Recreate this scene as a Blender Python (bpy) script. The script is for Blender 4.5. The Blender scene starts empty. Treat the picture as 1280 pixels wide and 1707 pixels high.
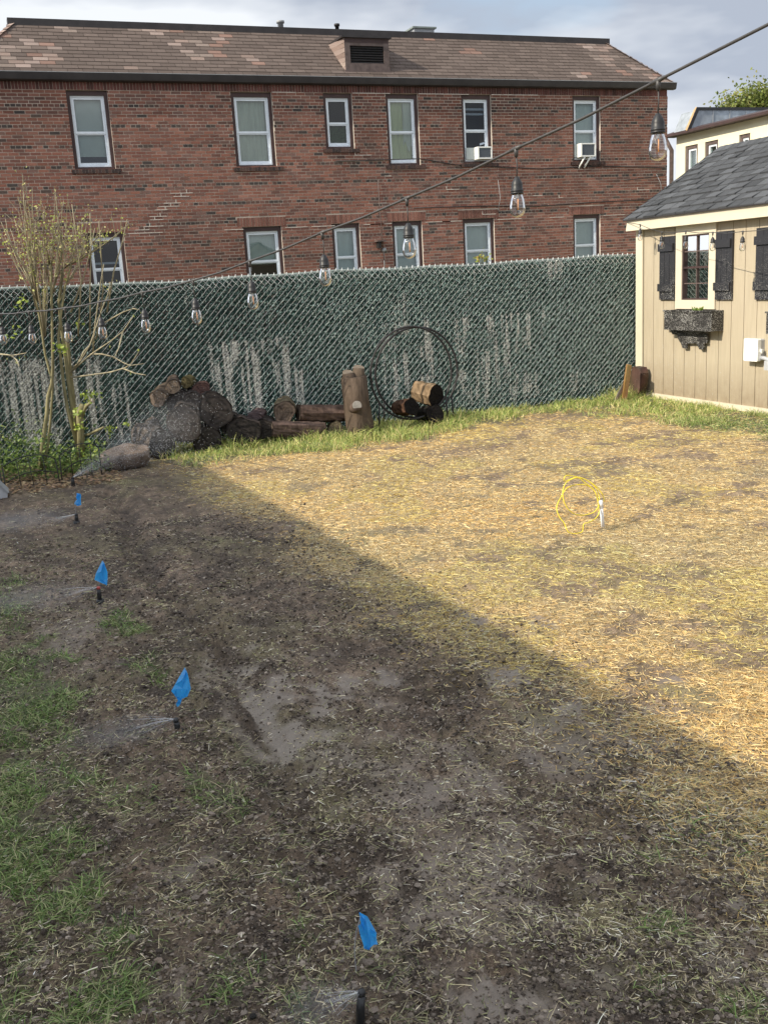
import bpy, math, random
import numpy as np
from mathutils import Vector
random.seed(7)
rng = np.random.default_rng(11)
S = bpy.context.scene
COL = S.collection
rad = math.radians

# ------------------------------------------------------------------ camera
F, PITCH, ROLL, YAW, H = 1655.0, rad(13.35), rad(3.34), rad(21.1), 1.72
_c, _s = math.cos(ROLL), math.sin(ROLL)
_R = np.array([[_c, _s, 0], [-_s, _c, 0], [0, 0, 1]])
_fw = np.array([0, -math.sin(PITCH), math.cos(PITCH)])
_Z = -(_R @ np.array([0, math.cos(PITCH), math.sin(PITCH)]))
_X = _R @ (math.cos(YAW) * np.array([1, 0, 0]) + math.sin(YAW) * _fw)
_Y = _R @ (-math.sin(YAW) * np.array([1, 0, 0]) + math.cos(YAW) * _fw)
_M = np.array([_X, _Y, _Z])
def ray(px, py): return _M @ np.array([px - 640, py - 853.5, F])
def at(px, py, Y):            # photo point on the vertical plane y = Y
    v = ray(px, py); return Vector(np.array([0, 0, H]) + v * (Y / v[1]))
def atx(px, py, X):           # photo point on the vertical plane x = X
    v = ray(px, py); return Vector(np.array([0, 0, H]) + v * (X / v[0]))
def gr(px, py, z=0):          # photo point on the ground
    v = ray(px, py); return Vector(np.array([0, 0, H]) + v * ((z - H) / v[2]))
cd = bpy.data.cameras.new('camera'); cam = bpy.data.objects.new('camera', cd); COL.objects.link(cam)
cd.sensor_fit = 'HORIZONTAL'; cd.sensor_width = 36; cd.lens = 36 * F / 1280
cd.clip_start = 0.05; cd.clip_end = 1000
from mathutils import Matrix
m = Matrix.Identity(4)
for i in range(3):
    m[i][0] = _M[i][0]; m[i][1] = -_M[i][1]; m[i][2] = -_M[i][2]
m[2][3] = H
cam.matrix_world = m
S.camera = cam

# ------------------------------------------------------------------ light
SUN = Vector((1.45, 0.20, -1.0)).normalized()
el = math.asin(-SUN.z); az = math.atan2(-SUN.x, -SUN.y)
sd = bpy.data.lights.new('sun', 'SUN'); sun = bpy.data.objects.new('sun', sd); COL.objects.link(sun)
sd.energy = 4.3; sd.angle = rad(0.3); sd.color = (1.0, 0.90, 0.74)
sun.rotation_euler = SUN.to_track_quat('-Z', 'Y').to_euler(); sun.location = (-8, -2, 12)
W = bpy.data.worlds.new('World'); S.world = W; W.use_nodes = True
nt = W.node_tree; N = nt.nodes; L = nt.links; N.clear()
out = N.new('ShaderNodeOutputWorld'); bg = N.new('ShaderNodeBackground')
sky = N.new('ShaderNodeTexSky'); sky.sky_type = 'NISHITA'; sky.sun_disc = False
sky.sun_elevation = el; sky.sun_rotation = az; sky.air_density = 1.2; sky.dust_density = 1.5
tc = N.new('ShaderNodeTexCoord'); mp = N.new('ShaderNodeMapping'); mp.inputs['Scale'].default_value = (1, 1, 3.2)
mp.inputs['Location'].default_value = (0.35, 0.2, 0.1)
n1 = N.new('ShaderNodeTexNoise'); n1.inputs['Scale'].default_value = 1.7; n1.inputs['Detail'].default_value = 7; n1.inputs['Roughness'].default_value = .5
n1.inputs['Distortion'].default_value = .3
n2 = N.new('ShaderNodeTexNoise'); n2.inputs['Scale'].default_value = 2.6; n2.inputs['Detail'].default_value = 5
r1 = N.new('ShaderNodeValToRGB'); r1.color_ramp.elements[0].position = .16; r1.color_ramp.elements[1].position = .34
r2 = N.new('ShaderNodeValToRGB'); r2.color_ramp.elements[0].position = .43; r2.color_ramp.elements[1].position = .57
r2.color_ramp.elements[0].color = (2.5, 2.8, 3.35, 1); r2.color_ramp.elements[1].color = (4.9, 5.1, 5.35, 1)
mix = N.new('ShaderNodeMixRGB')
L.new(tc.outputs['Generated'], mp.inputs['Vector']); L.new(mp.outputs[0], n1.inputs['Vector']); L.new(mp.outputs[0], n2.inputs['Vector'])
L.new(n1.outputs['Fac'], r1.inputs['Fac']); L.new(n2.outputs['Fac'], r2.inputs['Fac'])
L.new(r1.outputs['Color'], mix.inputs['Fac']); L.new(sky.outputs['Color'], mix.inputs['Color1']); L.new(r2.outputs['Color'], mix.inputs['Color2'])
# clouds brighten towards the sun
dt = N.new('ShaderNodeVectorMath'); dt.operation = 'DOT_PRODUCT'; dt.inputs[1].default_value = tuple(-SUN); L.new(tc.outputs['Generated'], dt.inputs[0])
mrs = N.new('ShaderNodeMapRange'); mrs.inputs['From Min'].default_value = 0.0; mrs.inputs['From Max'].default_value = 1; mrs.inputs['To Min'].default_value = 1.0; mrs.inputs['To Max'].default_value = 2.2
L.new(dt.outputs['Value'], mrs.inputs['Value']); vs_ = N.new('ShaderNodeVectorMath'); vs_.operation = 'SCALE'; L.new(mix.outputs['Color'], vs_.inputs[0]); L.new(mrs.outputs[0], vs_.inputs['Scale'])
L.new(vs_.outputs[0], bg.inputs['Color']); bg.inputs['Strength'].default_value = 0.15
L.new(bg.outputs[0], out.inputs[0])
S.view_settings.view_transform = 'Standard'; S.view_settings.look = 'None'; S.view_settings.exposure = 0.35; S.view_settings.gamma = 1
S.render.engine = 'CYCLES'
S.cycles.max_bounces = 6; S.cycles.transparent_max_bounces = 12

# ------------------------------------------------------------------ noise
def _h(ix, iy, seed):
    n = (ix.astype(np.int64) * 374761393 + iy.astype(np.int64) * 668265263 + seed * 974634777) & 0xffffffff
    n = ((n ^ (n >> 13)) * 1274126177) & 0xffffffff
    return ((n ^ (n >> 16)) & 0xffffff) / float(0xffffff)
def vn(x, y, seed=0):
    x = np.asarray(x, float); y = np.asarray(y, float)
    ix = np.floor(x); iy = np.floor(y); fx = x - ix; fy = y - iy
    fx = fx * fx * (3 - 2 * fx); fy = fy * fy * (3 - 2 * fy)
    a = _h(ix, iy, seed); b = _h(ix + 1, iy, seed); c = _h(ix, iy + 1, seed); d = _h(ix + 1, iy + 1, seed)
    return (a * (1 - fx) + b * fx) * (1 - fy) + (c * (1 - fx) + d * fx) * fy
def fbm(x, y, o=4, seed=0):
    t = 0; a = 1; w = 0
    for k in range(o):
        t = t + a * vn(x * 2 ** k + 17.3 * k, y * 2 ** k - 9.1 * k, seed + k); w += a; a *= .5
    return t / w
def sst(a, b, x):
    t = np.clip((x - a) / (b - a), 0, 1); return t * t * (3 - 2 * t)

# ------------------------------------------------------------------ materials
def newmat(name):
    m = bpy.data.materials.new(name); m.use_nodes = True
    return m, m.node_tree.nodes, m.node_tree.links, m.node_tree.nodes['Principled BSDF']
def mat(name, col, rough=.7, spec=.4, var=.12, scale=8, bump=0, bscale=60, metal=0, attr=False, col2=None, sheen=0, stretch=None, detail=6):
    """Principled with object-space noise variation; attr: multiply by the Col attribute"""
    m, N, L, p = newmat(name)
    tc = N.new('ShaderNodeTexCoord'); no = N.new('ShaderNodeTexNoise'); no.inputs['Scale'].default_value = scale; no.inputs['Detail'].default_value = detail
    src = tc.outputs['Object']
    if stretch:
        mpn = N.new('ShaderNodeMapping'); mpn.inputs['Scale'].default_value = stretch; L.new(src, mpn.inputs['Vector']); src = mpn.outputs[0]
    L.new(src, no.inputs['Vector'])
    rp = N.new('ShaderNodeValToRGB'); rp.color_ramp.elements[0].position = .3; rp.color_ramp.elements[1].position = .7
    c1 = tuple(max(0, c * (1 - var)) for c in col); c2 = col2 if col2 else tuple(min(1, c * (1 + var)) for c in col)
    rp.color_ramp.elements[0].color = (*c1, 1); rp.color_ramp.elements[1].color = (*c2, 1)
    L.new(no.outputs['Fac'], rp.inputs['Fac']); o = rp.outputs['Color']
    if attr:
        a = N.new('ShaderNodeAttribute'); a.attribute_name = 'Col'
        mx = N.new('ShaderNodeMixRGB'); mx.blend_type = 'MULTIPLY'; mx.inputs['Fac'].default_value = 1
        L.new(o, mx.inputs['Color1']); L.new(a.outputs['Color'], mx.inputs['Color2']); o = mx.outputs['Color']
    L.new(o, p.inputs['Base Color']); p.inputs['Roughness'].default_value = rough
    p.inputs['Specular IOR Level'].default_value = spec; p.inputs['Metallic'].default_value = metal
    if bump:
        nb = N.new('ShaderNodeTexNoise'); nb.inputs['Scale'].default_value = bscale; nb.inputs['Detail'].default_value = 5; L.new(src, nb.inputs['Vector'])
        b = N.new('ShaderNodeBump'); b.inputs['Strength'].default_value = bump; b.inputs['Distance'].default_value = .01
        L.new(nb.outputs['Fac'], b.inputs['Height']); L.new(b.outputs[0], p.inputs['Normal'])
    return m
def leafmat(name, rough=.5, trans=.35):
    m, N, L, p = newmat(name)
    a = N.new('ShaderNodeAttribute'); a.attribute_name = 'Col'
    L.new(a.outputs['Color'], p.inputs['Base Color']); p.inputs['Roughness'].default_value = rough; p.inputs['Specular IOR Level'].default_value = .35
    if trans:
        t = N.new('ShaderNodeBsdfTranslucent'); L.new(a.outputs['Color'], t.inputs['Color'])
        mx = N.new('ShaderNodeMixShader'); mx.inputs[0].default_value = trans
        L.new(p.outputs[0], mx.inputs[1]); L.new(t.outputs[0], mx.inputs[2]); L.new(mx.outputs[0], N['Material Output'].inputs['Surface'])
    return m
def glassmat(name, tint=(1, 1, 1), refl=.08, gr_rough=.02, base=0.0):
    m, N, L, p = newmat(name); N.remove(p)
    t = N.new('ShaderNodeBsdfTransparent'); t.inputs['Color'].default_value = (*tint, 1)
    g = N.new('ShaderNodeBsdfGlossy'); g.inputs['Roughness'].default_value = gr_rough
    fr = N.new('ShaderNodeLayerWeight'); fr.inputs['Blend'].default_value = .25
    ma = N.new('ShaderNodeMath'); ma.operation = 'MULTIPLY_ADD'; ma.inputs[1].default_value = .8; ma.inputs[2].default_value = refl
    ma.use_clamp = True
    L.new(fr.outputs['Fresnel'], ma.inputs[0])
    mx = N.new('ShaderNodeMixShader'); L.new(ma.outputs[0], mx.inputs[0]); L.new(t.outputs[0], mx.inputs[1]); L.new(g.outputs[0], mx.inputs[2])
    L.new(mx.outputs[0], N['Material Output'].inputs['Surface'])
    return m
M = {}
M['brick'] = mat('brick', (.95, .95, .95), .85, .25, .16, 30, .5, 140, attr=True)
M['mortar'] = mat('mortar', (.47, .40, .33), .95, .2, .22, 3, .3, 120)
M['repair'] = mat('repair_mortar', (.52, .47, .41), .95, .2, .2, 9, .3, 120)
M['shingle'] = mat('roof_shingle', (.95, .95, .95), .95, .15, .10, 60, .7, 260, attr=True)
M['black'] = mat('black_metal', (.022, .021, .022), .55, .4, .3, 12, .1, 60)
M['gutter'] = mat('gutter_paint', (.028, .024, .024), .5, .4, .3, 4)
M['brown'] = mat('brown_trim', (.055, .032, .030), .6, .35, .2, 5)
M['brownlt'] = mat('weathered_brown_trim', (.115, .086, .078), .7, .3, .3, 9)
M['white'] = mat('white_vinyl', (.70, .75, .80), .45, .45, .05, 6)
M['whiteac'] = mat('white_appliance', (.78, .78, .74), .45, .4, .05, 9)
M['blind'] = mat('blind', (.46, .50, .49), .8, .2, .06, 3)
M['curtain'] = mat('curtain', (.42, .44, .38), .9, .1, .12, 3, stretch=(8, 1, .6))
M['curtain_green'] = mat('curtain_green', (.40, .42, .24), .9, .1, .15, 3, stretch=(9, 1, .6))
M['dark'] = mat('dark_room', (.012, .015, .018), .9, .1, .3, 2)
M['greenplant'] = mat('green_window_screen', (.07, .13, .05), .9, .1, .5, 30)
M['glass'] = glassmat('window_glass', (.80, .88, .86), .10)
M['glassdark'] = glassmat('dark_window_glass', (.5, .55, .58), .045)
M['grey'] = mat('grey_metal', (.30, .31, .32), .5, .5, .15, 10)
M['acgrille'] = mat('air_conditioner_grille', (.13, .15, .17), .6, .3, .2, 40)
M['siding'] = mat('tan_siding', (.43, .37, .27), .75, .25, .07, 5, .25, 160, stretch=(1, 6, .5))
def dirty(m_):
    N, L = m_.node_tree.nodes, m_.node_tree.links; p = N['Principled BSDF']; old = p.inputs['Base Color'].links[0].from_socket
    tc = N.new('ShaderNodeTexCoord'); sp = N.new('ShaderNodeSeparateXYZ'); L.new(tc.outputs['Object'], sp.inputs[0]); no = N.new('ShaderNodeTexNoise'); no.inputs['Scale'].default_value = 9; no.inputs['Detail'].default_value = 8; no.inputs['Roughness'].default_value = .75; L.new(tc.outputs['Object'], no.inputs['Vector'])
    mr = N.new('ShaderNodeMapRange'); mr.inputs['From Min'].default_value = .55; mr.inputs['From Max'].default_value = .02; mr.inputs['To Max'].default_value = 1.3; L.new(sp.outputs['Z'], mr.inputs['Value'])
    mu = N.new('ShaderNodeMath'); mu.operation = 'MULTIPLY'; L.new(mr.outputs[0], mu.inputs[0]); L.new(no.outputs['Fac'], mu.inputs[1])
    mx = N.new('ShaderNodeMixRGB'); mx.inputs['Color2'].default_value = (.20, .145, .09, 1); L.new(mu.outputs[0], mx.inputs['Fac']); L.new(old, mx.inputs['Color1']); L.new(mx.outputs[0], p.inputs['Base Color'])
dirty(M['siding'])
M['cream'] = mat('cream_trim', (.62, .56, .43), .65, .3, .05, 4, .1, 80)
M['shedroof'] = mat('charcoal_shingle', (.95, .95, .95), .9, .25, .12, 70, .8, 300, attr=True)
M['bark'] = mat('bark', (.9, .9, .9), .9, .15, .45, 14, 1.0, 45, attr=True, stretch=(1, 1, .35))
M['cutwood'] = mat('cut_wood', (.9, .9, .9), .85, .15, .25, 30, .5, 90, attr=True)
M['stone'] = mat('stone', (.085, .062, .048), .8, .3, .35, 11, 1.0, 40, col2=(.165, .125, .098))
M['galv'] = mat('galvanised_wire', (.93, .96, .92), .45, .5, .12, 30, metal=.1)
M['rail'] = mat('fence_rail', (.20, .23, .21), .55, .4, .2, 12, metal=.2)
M['slat'] = mat('green_slat', (.95, .95, .95), .7, .3, .2, 60, .3, 200, attr=True)
M['plastic'] = mat('black_plastic', (.018, .018, .019), .45, .45, .2, 20)
M['cable'] = mat('cable_rubber', (.055, .052, .05), .5, .5, .2, 30)
M['yellow'] = mat('yellow_wire', (.82, .66, .05), .45, .4, .06, 20)
M['pvc'] = mat('white_pipe', (.74, .73, .72), .45, .4, .05, 20)
M['amber'] = mat('amber_filament', (.85, .36, .10), .4, .4, .05, 20)
M['bulb'] = glassmat('bulb_glass', (.96, .97, .97), .10, .03)
M['creamwall'] = mat('cream_stucco', (.78, .74, .56), .9, .2, .04, 2, .2, 60)
M['osb'] = mat('orange_sheathing', (.50, .33, .17), .85, .2, .15, 6)
M['membrane'] = mat('grey_membrane', (.28, .31, .34), .6, .3, .25, 4)
M['greyplastic'] = mat('grey_plastic', (.42, .43, .45), .5, .4, .12, 20)
M['leaf'] = leafmat('leaf'); M['straw'] = leafmat('straw_fibre', .55, .15); M['grass'] = leafmat('grass_blade', .45, .3)
M['soil'] = mat('soil_clod', (.95, .95, .95), .75, .35, .3, 60, .8, 220, attr=True)
M['farwall'] = mat('house_siding', (.55, .55, .53), .8, .2, .05, 3)
# speckled wet black paint (drops dried and clinging to the shutters)
def speck(name, base, dens):
    m, N, L, p = newmat(name)
    tc = N.new('ShaderNodeTexCoord'); v = N.new('ShaderNodeTexVoronoi'); v.inputs['Scale'].default_value = 95; v.inputs['Randomness'].default_value = 1
    L.new(tc.outputs['Object'], v.inputs['Vector'])
    no = N.new('ShaderNodeTexNoise'); no.inputs['Scale'].default_value = 5; L.new(tc.outputs['Object'], no.inputs['Vector'])
    sp = N.new('ShaderNodeSeparateXYZ'); L.new(tc.outputs['Object'], sp.inputs[0])
    mr = N.new('ShaderNodeMapRange'); mr.inputs['From Min'].default_value = 2.0; mr.inputs['From Max'].default_value = 1.15
    mr.inputs['To Min'].default_value = 0.06; mr.inputs['To Max'].default_value = dens; L.new(sp.outputs['Z'], mr.inputs['Value'])
    mu = N.new('ShaderNodeMath'); mu.operation = 'MULTIPLY'; L.new(mr.outputs[0], mu.inputs[0]); L.new(no.outputs['Fac'], mu.inputs[1])
    lt = N.new('ShaderNodeMath'); lt.operation = 'LESS_THAN'; L.new(v.outputs['Distance'], lt.inputs[0]); L.new(mu.outputs[0], lt.inputs[1])
    mx = N.new('ShaderNodeMixRGB'); L.new(lt.outputs[0], mx.inputs['Fac']); mx.inputs['Color1'].default_value = (*base, 1); mx.inputs['Color2'].default_value = (.58, .57, .53, 1)
    L.new(mx.outputs[0], p.inputs['Base Color']); p.inputs['Roughness'].default_value = .55
    return m
M['shutter'] = speck('black_shutter_paint', (.020, .020, .024), .50)
M['boxpaint'] = speck('black_flower_box_paint', (.024, .022, .021), .50)
# flag plastic
m, N_, L_, p = newmat('blue_flag_plastic'); p.inputs['Base Color'].default_value = (.05, .38, .80, 1); p.inputs['Roughness'].default_value = .3
t = N_.new('ShaderNodeBsdfTranslucent'); t.inputs['Color'].default_value = (.04, .42, .95, 1); mx = N_.new('ShaderNodeMixShader'); mx.inputs[0].default_value = .45
L_.new(p.outputs[0], mx.inputs[1]); L_.new(t.outputs[0], mx.inputs[2]); L_.new(mx.outputs[0], N_['Material Output'].inputs['Surface']); M['flag'] = m
# water drops
m, N_, L_, p = newmat('water_drop'); p.inputs['Base Color'].default_value = (.9, .93, .96, 1); p.inputs['Roughness'].default_value = .15
t = N_.new('ShaderNodeBsdfTransparent'); mx = N_.new('ShaderNodeMixShader'); mx.inputs[0].default_value = .45
L_.new(p.outputs[0], mx.inputs[1]); L_.new(t.outputs[0], mx.inputs[2]); L_.new(mx.outputs[0], N_['Material Output'].inputs['Surface']); M['water'] = m

# ------------------------------------------------------------------ mesh builder
class MB:
    def __init__(s): s.v = []; s.f = []; s.c = []; s.mi = []; s.mats = []; s.sm = []
    def m(s, mat):
        if mat not in s.mats: s.mats.append(mat)
        return s.mats.index(mat)
    def add(s, vs, fs, mat, col=(1, 1, 1), smooth=False):
        o = len(s.v); s.v += [tuple(v) for v in vs]
        if col and isinstance(col[0], (tuple, list)): s.c += [tuple(c) for c in col]
        else: s.c += [tuple(col)] * len(vs)
        k = s.m(mat)
        for f in fs: s.f.append([o + i for i in f]); s.mi.append(k); s.sm.append(smooth)
    def box(s, a, b, mat, col=(1, 1, 1), skip=()):
        x0, y0, z0 = a; x1, y1, z1 = b
        vs = [(x0, y0, z0), (x1, y0, z0), (x1, y1, z0), (x0, y1, z0), (x0, y0, z1), (x1, y0, z1), (x1, y1, z1), (x0, y1, z1)]
        fs = {'b': (0, 3, 2, 1), 't': (4, 5, 6, 7), 'f': (0, 1, 5, 4), 'r': (1, 2, 6, 5), 'k': (2, 3, 7, 6), 'l': (3, 0, 4, 7)}
        s.add(vs, [v for k, v in fs.items() if k not in skip], mat, col)
    def tube(s, pts, r, mat, n=6, col=(1, 1, 1), cap=True, jit=0, sm=None):
        pts = [Vector(p) for p in pts]; k = len(pts)
        if not hasattr(r, '__len__'): r = [r] * k
        vs = []; cs = []; fs = []; up = None
        for i, p in enumerate(pts):
            d = (pts[min(i + 1, k - 1)] - pts[max(i - 1, 0)]).normalized()
            if up is None: up = d.orthogonal().normalized()
            else:
                up = up - d * up.dot(d); up = up.normalized() if up.length > 1e-6 else d.orthogonal().normalized()
            q = d.cross(up)
            for j in range(n):
                a = 2 * math.pi * j / n; rr = r[i] * (1 + random.uniform(-jit, jit))
                vs.append(p + up * (math.cos(a) * rr) + q * (math.sin(a) * rr))
                cs.append(col[i] if isinstance(col, list) else col)
        for i in range(k - 1):
            for j in range(n): fs.append((i * n + j, i * n + (j + 1) % n, (i + 1) * n + (j + 1) % n, (i + 1) * n + j))
        if cap: fs.append(tuple(range(n))[::-1]); fs.append(tuple((k - 1) * n + j for j in range(n)))
        s.add(vs, fs, mat, cs, smooth=(n > 4) if sm is None else sm)
    def lathe(s, prof, mat, c=(0, 0, 0), n=16, col=(1, 1, 1)):   # prof: (r, z) list
        vs = []; fs = []
        for r, z in prof:
            for j in range(n):
                a = 2 * math.pi * j / n; vs.append((c[0] + r * math.cos(a), c[1] + r * math.sin(a), c[2] + z))
        for i in range(len(prof) - 1):
            for j in range(n): fs.append((i * n + j, i * n + (j + 1) % n, (i + 1) * n + (j + 1) % n, (i + 1) * n + j))
        s.add(vs, fs, mat, col, True)
    def prism(s, poly, axis, a, b, mat, col=(1, 1, 1)):          # polygon (u,v) swept along axis between a and b
        def P(u, v, w): return {'x': (w, u, v), 'y': (u, w, v), 'z': (u, v, w)}[axis]
        n = len(poly); vs = [P(u, v, a) for u, v in poly] + [P(u, v, b) for u, v in poly]
        fs = [tuple(range(n)), tuple(range(n, 2 * n))[::-1]] + [(i, i + n, (i + 1) % n + n, (i + 1) % n) for i in range(n)]
        s.add(vs, fs, mat, col)
    def ring(s, x0, x1, z0, z1, w, y0, y1, mat, axis='y', wt=None, wb=None):   # rectangular frame
        wt = wt or w; wb = wb or w
        for (a, b, c, d) in ((x0, x0 + w, z0, z1), (x1 - w, x1, z0, z1), (x0 + w, x1 - w, z1 - wt, z1), (x0 + w, x1 - w, z0, z0 + wb)):
            if axis == 'y': s.box((a, y0, c), (b, y1, d), mat)
            else: s.box((y0, a, c), (y1, b, d), mat)
    def build(s, name, parent=None, origin=None):
        me = bpy.data.meshes.new(name); v = s.v
        if origin is not None: v = [(a - origin[0], b - origin[1], c - origin[2]) for a, b, c in v]
        me.from_pydata(v, [], s.f)
        for mt in s.mats: me.materials.append(mt)
        me.polygons.foreach_set('material_index', s.mi); me.polygons.foreach_set('use_smooth', s.sm)
        ca = me.attributes.new('Col', 'FLOAT_COLOR', 'POINT')
        ca.data.foreach_set('color', np.c_[np.array(s.c, float).reshape(-1, 3), np.ones(len(s.c))].ravel())
        me.update()
        o = bpy.data.objects.new(name, me); COL.objects.link(o)
        if origin is not None: o.location = origin
        if parent: o.parent = parent
        return o
def npmesh(name, V, Q, C, mt, kind=None, parent=None, smooth=False):
    """big quad mesh from arrays"""
    me = bpy.data.meshes.new(name); me.vertices.add(len(V)); me.vertices.foreach_set('co', V.astype(np.float32).ravel())
    n = len(Q); k = Q.shape[1]; me.loops.add(n * k); me.loops.foreach_set('vertex_index', Q.astype(np.int32).ravel())
    me.polygons.add(n); me.polygons.foreach_set('loop_start', np.arange(n, dtype=np.int32) * k)
    me.polygons.foreach_set('use_smooth', np.full(n, smooth))
    me.update(calc_edges=True)
    ca = me.attributes.new('Col', 'FLOAT_COLOR', 'POINT'); ca.data.foreach_set('color', np.c_[C, np.ones(len(C))].astype(np.float32).ravel())
    me.materials.append(mt)
    o = bpy.data.objects.new(name, me); COL.objects.link(o)
    if parent: o.parent = parent
    return o
def tag(o, label, cat, group=None, kind=None):
    if label: o['label'] = label
    if cat: o['category'] = cat
    if group: o['group'] = group
    if kind: o['kind'] = kind
    return o
def empty(name, loc, label, cat, group=None):
    o = bpy.data.objects.new(name, None); COL.objects.link(o); o.location = loc; o.empty_display_size = .1
    return tag(o, label, cat, group)
def child(mb, name, parent):        # meshes are written in world coordinates; the parent only moves
    o = mb.build(name, parent)
    o.matrix_parent_inverse = Matrix.Translation(-wl(parent))
    return o
def wl(o):
    t = Vector((0, 0, 0))
    while o:
        t = t + o.location; o = o.parent if o.parent else None
    return t
def fixpar(o, parent, root):
    o.parent = parent; o.matrix_parent_inverse = Matrix.Identity(4)
def part(mb, name, parent):
    """child mesh in world coordinates below an Empty root (or below another part sitting at the root's origin)"""
    root = parent
    while root.parent: root = root.parent
    rl = root.location
    mb.v = [(a - rl[0], b - rl[1], c - rl[2]) for a, b, c in mb.v]
    return mb.build(name, parent)

# ------------------------------------------------------------------ ground
def edgeX(y): return 2.40 - 0.055 * y
GRASS = []   # (x, y, rx, ry, strength) of green patches, world metres
for x, y, rx, ry, k in ((-.06, 4.45, .22, .65, 1), (-.10, 3.6, .22, .45, .95), (-.10, 3.05, .18, .28, .9), (.0, 2.74, .10, .12, .75), (.11, 2.5, .07, .08, .55), (-.2, 2.35, .10, .12, .7),
        (.04, 2.28, .10, .12, .8), (-.1, 5.9, .18, .6, .5), (-.95, 4, .7, 3, .8), (.48, 5.15, .11, .22, .7), (.52, 4.45, .10, .2, .55), (.50, 3.25, .05, .20, .55), (.57, 3.08, .035, .12, .7), (.61, 2.5, .035, .09, .5),
        (.57, 2.3, .035, .07, .6), (.49, 2.06, .035, .05, .8), (1.47, 1.92, .07, .06, .9), (1.63, 2.17, .035, .03, 1.0), (1.3, 1.72, .06, .05, .6), (1.45, 1.59, .08, .05, .7),
        (.35, 2.2, .08, .07, .45), (.2, 3.3, .1, .2, .35), (1.85, 2.2, .15, .2, .3)):
    GRASS.append((x, y, rx, ry, k))
WET = [(.98, 3.75, .28, .55, 1), (1.25, 2.9, .35, .3, .7), (1.1, 2.3, .3, .35, .7), (1.75, 2.9, .25, .25, .6), (.2, 5.2, .25, .5, .5), (1.44, 3.84, .07, .09, 1), (1.93, 3.54, .1, .15, 1), (1.97, 3.18, .06, .06, 1), (1.28, 3.92, .07, .12, .8), (1.02, 3.28, .12, .15, .8), (1.36, 3.15, .12, .14, .7),
       (1.70, 1.91, .07, .04, 1), (1.0, 1.86, .16, .16, 1), (1.03, 2.44, .1, .14, .9), (1.27, 2.59, .09, .1, .8), (2.13, 4.32, .06, .12, .9), (.36, 2.71, .09, .1, .7), (2.52, 3.21, .07, .08, .9), (2.4, 4.1, .08, .1, .7),
       (1.5, 1.75, .12, .08, .7), (.32, 2.2, .12, .1, .6), (2.1, 2.75, .12, .1, .7), (2.3, 3.0, .08, .1, .7), (1.15, 2.1, .2, .12, .6)]
def blobs(x, y, Ls, seed):
    t = np.zeros_like(x, dtype=float); n = fbm(x * 9, y * 9, 3, seed) - .5
    for bx, by, rx, ry, k in Ls:
        d = np.sqrt(((x - bx) / rx) ** 2 + ((y - by) / ry) ** 2) + n * 1.9
        t = np.maximum(t, k * (1 - sst(.45, 1.35, d)))
    return t
def m_green(x, y):
    g = blobs(x, y, GRASS, 31)
    w = (fbm(x * 2.2, y * 2.2, 4, 77) - .5) * 1.9                       # band along the fence and in front of the shed
    lo = 9.95 - .35 * sst(1.5, 3.0, x) * (1 - sst(3.0, 4.2, x)) + .25 * sst(4.4, 5.2, x) * (1 - sst(5.8, 6.5, x)) - .25 * sst(6.2, 7, x) + w * .6
    b = sst(lo - .25, lo + .3, y) * sst(1.2, 1.9, x)
    b2 = sst(6.55, 7.15, x + w * .4) * sst(4, 6, y) * (1 - .75 * sst(9.9, 10.2, y))
    bare = 1 - .85 * np.exp(-(((x - 6.4) / .75) ** 2 + ((y - 10.05) / .38) ** 2))
    return np.clip(np.maximum(g, np.maximum(b, b2) * bare), 0, 1)
def m_wet(x, y): return .9 * blobs(x, y, WET, 53) * sst(.30, .56, fbm(x * 14, y * 9, 4, 57)) * (1 - .6 * m_green(x, y))
def m_straw(x, y):
    e = edgeX(y)
    n = fbm(x * 2.2 + 3, y * 1.6, 4, 5); n2 = fbm(x * 6, y * 5, 3, 9)
    d = .10 + .86 * sst(-.75, .10, x - e + (n - .5) * .9)
    d = d * (1 - .72 * sst(.57, .72, n2 * .5 + fbm(x * 1.3 + 9, y * 2.4, 3, 21) * .5 + .06))
    d = np.where(y < 2.6, np.maximum(d, .65 * sst(1.35, 2.0, x + (n - .5) * .5)), d)
    d = d * (1 - .9 * m_wet(x, y)) * (1 - .55 * m_green(x, y))
    d = d * (1 - .7 * np.exp(-(((x - 4.2) / .6) ** 2 + ((y - 8.75) / .35) ** 2))) * (1 - .8 * np.exp(-(((x - 6.4) / .8) ** 2 + ((y - 9.95) / .35) ** 2)))
    return np.clip(d, 0, 1)
def m_loam(x, y):
    n = fbm(x * 3, y * 3, 3, 41)
    t = np.exp(-((x - .80 - .06 * np.sin(y * 1.7)) / .13) ** 2) * .95
    t = np.maximum(t, np.exp(-(((x - 1.62) / .35) ** 2 + ((y - 3.55) / .5) ** 2)) * .8)
    t = np.maximum(t, np.exp(-(((x - .85) / .3) ** 2 + ((y - 2.35) / .5) ** 2)) * .8)
    t = np.maximum(t, np.exp(-(((x - 1.2) / .35) ** 2 + ((y - 6.3) / 1.5) ** 2)) * .6)
    t = np.maximum(t, .45 * (1 - sst(1.5, 2.2, x)))
    t = np.maximum(t, np.exp(-(((x - 1.55) / .3) ** 2 + ((y - 1.75) / .3) ** 2)) * .6)
    return np.clip(t * sst(.3, .55, n + .12), 0, 1) * (1 - .9 * m_wet(x, y)) * (1 - .6 * m_green(x, y))
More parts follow.
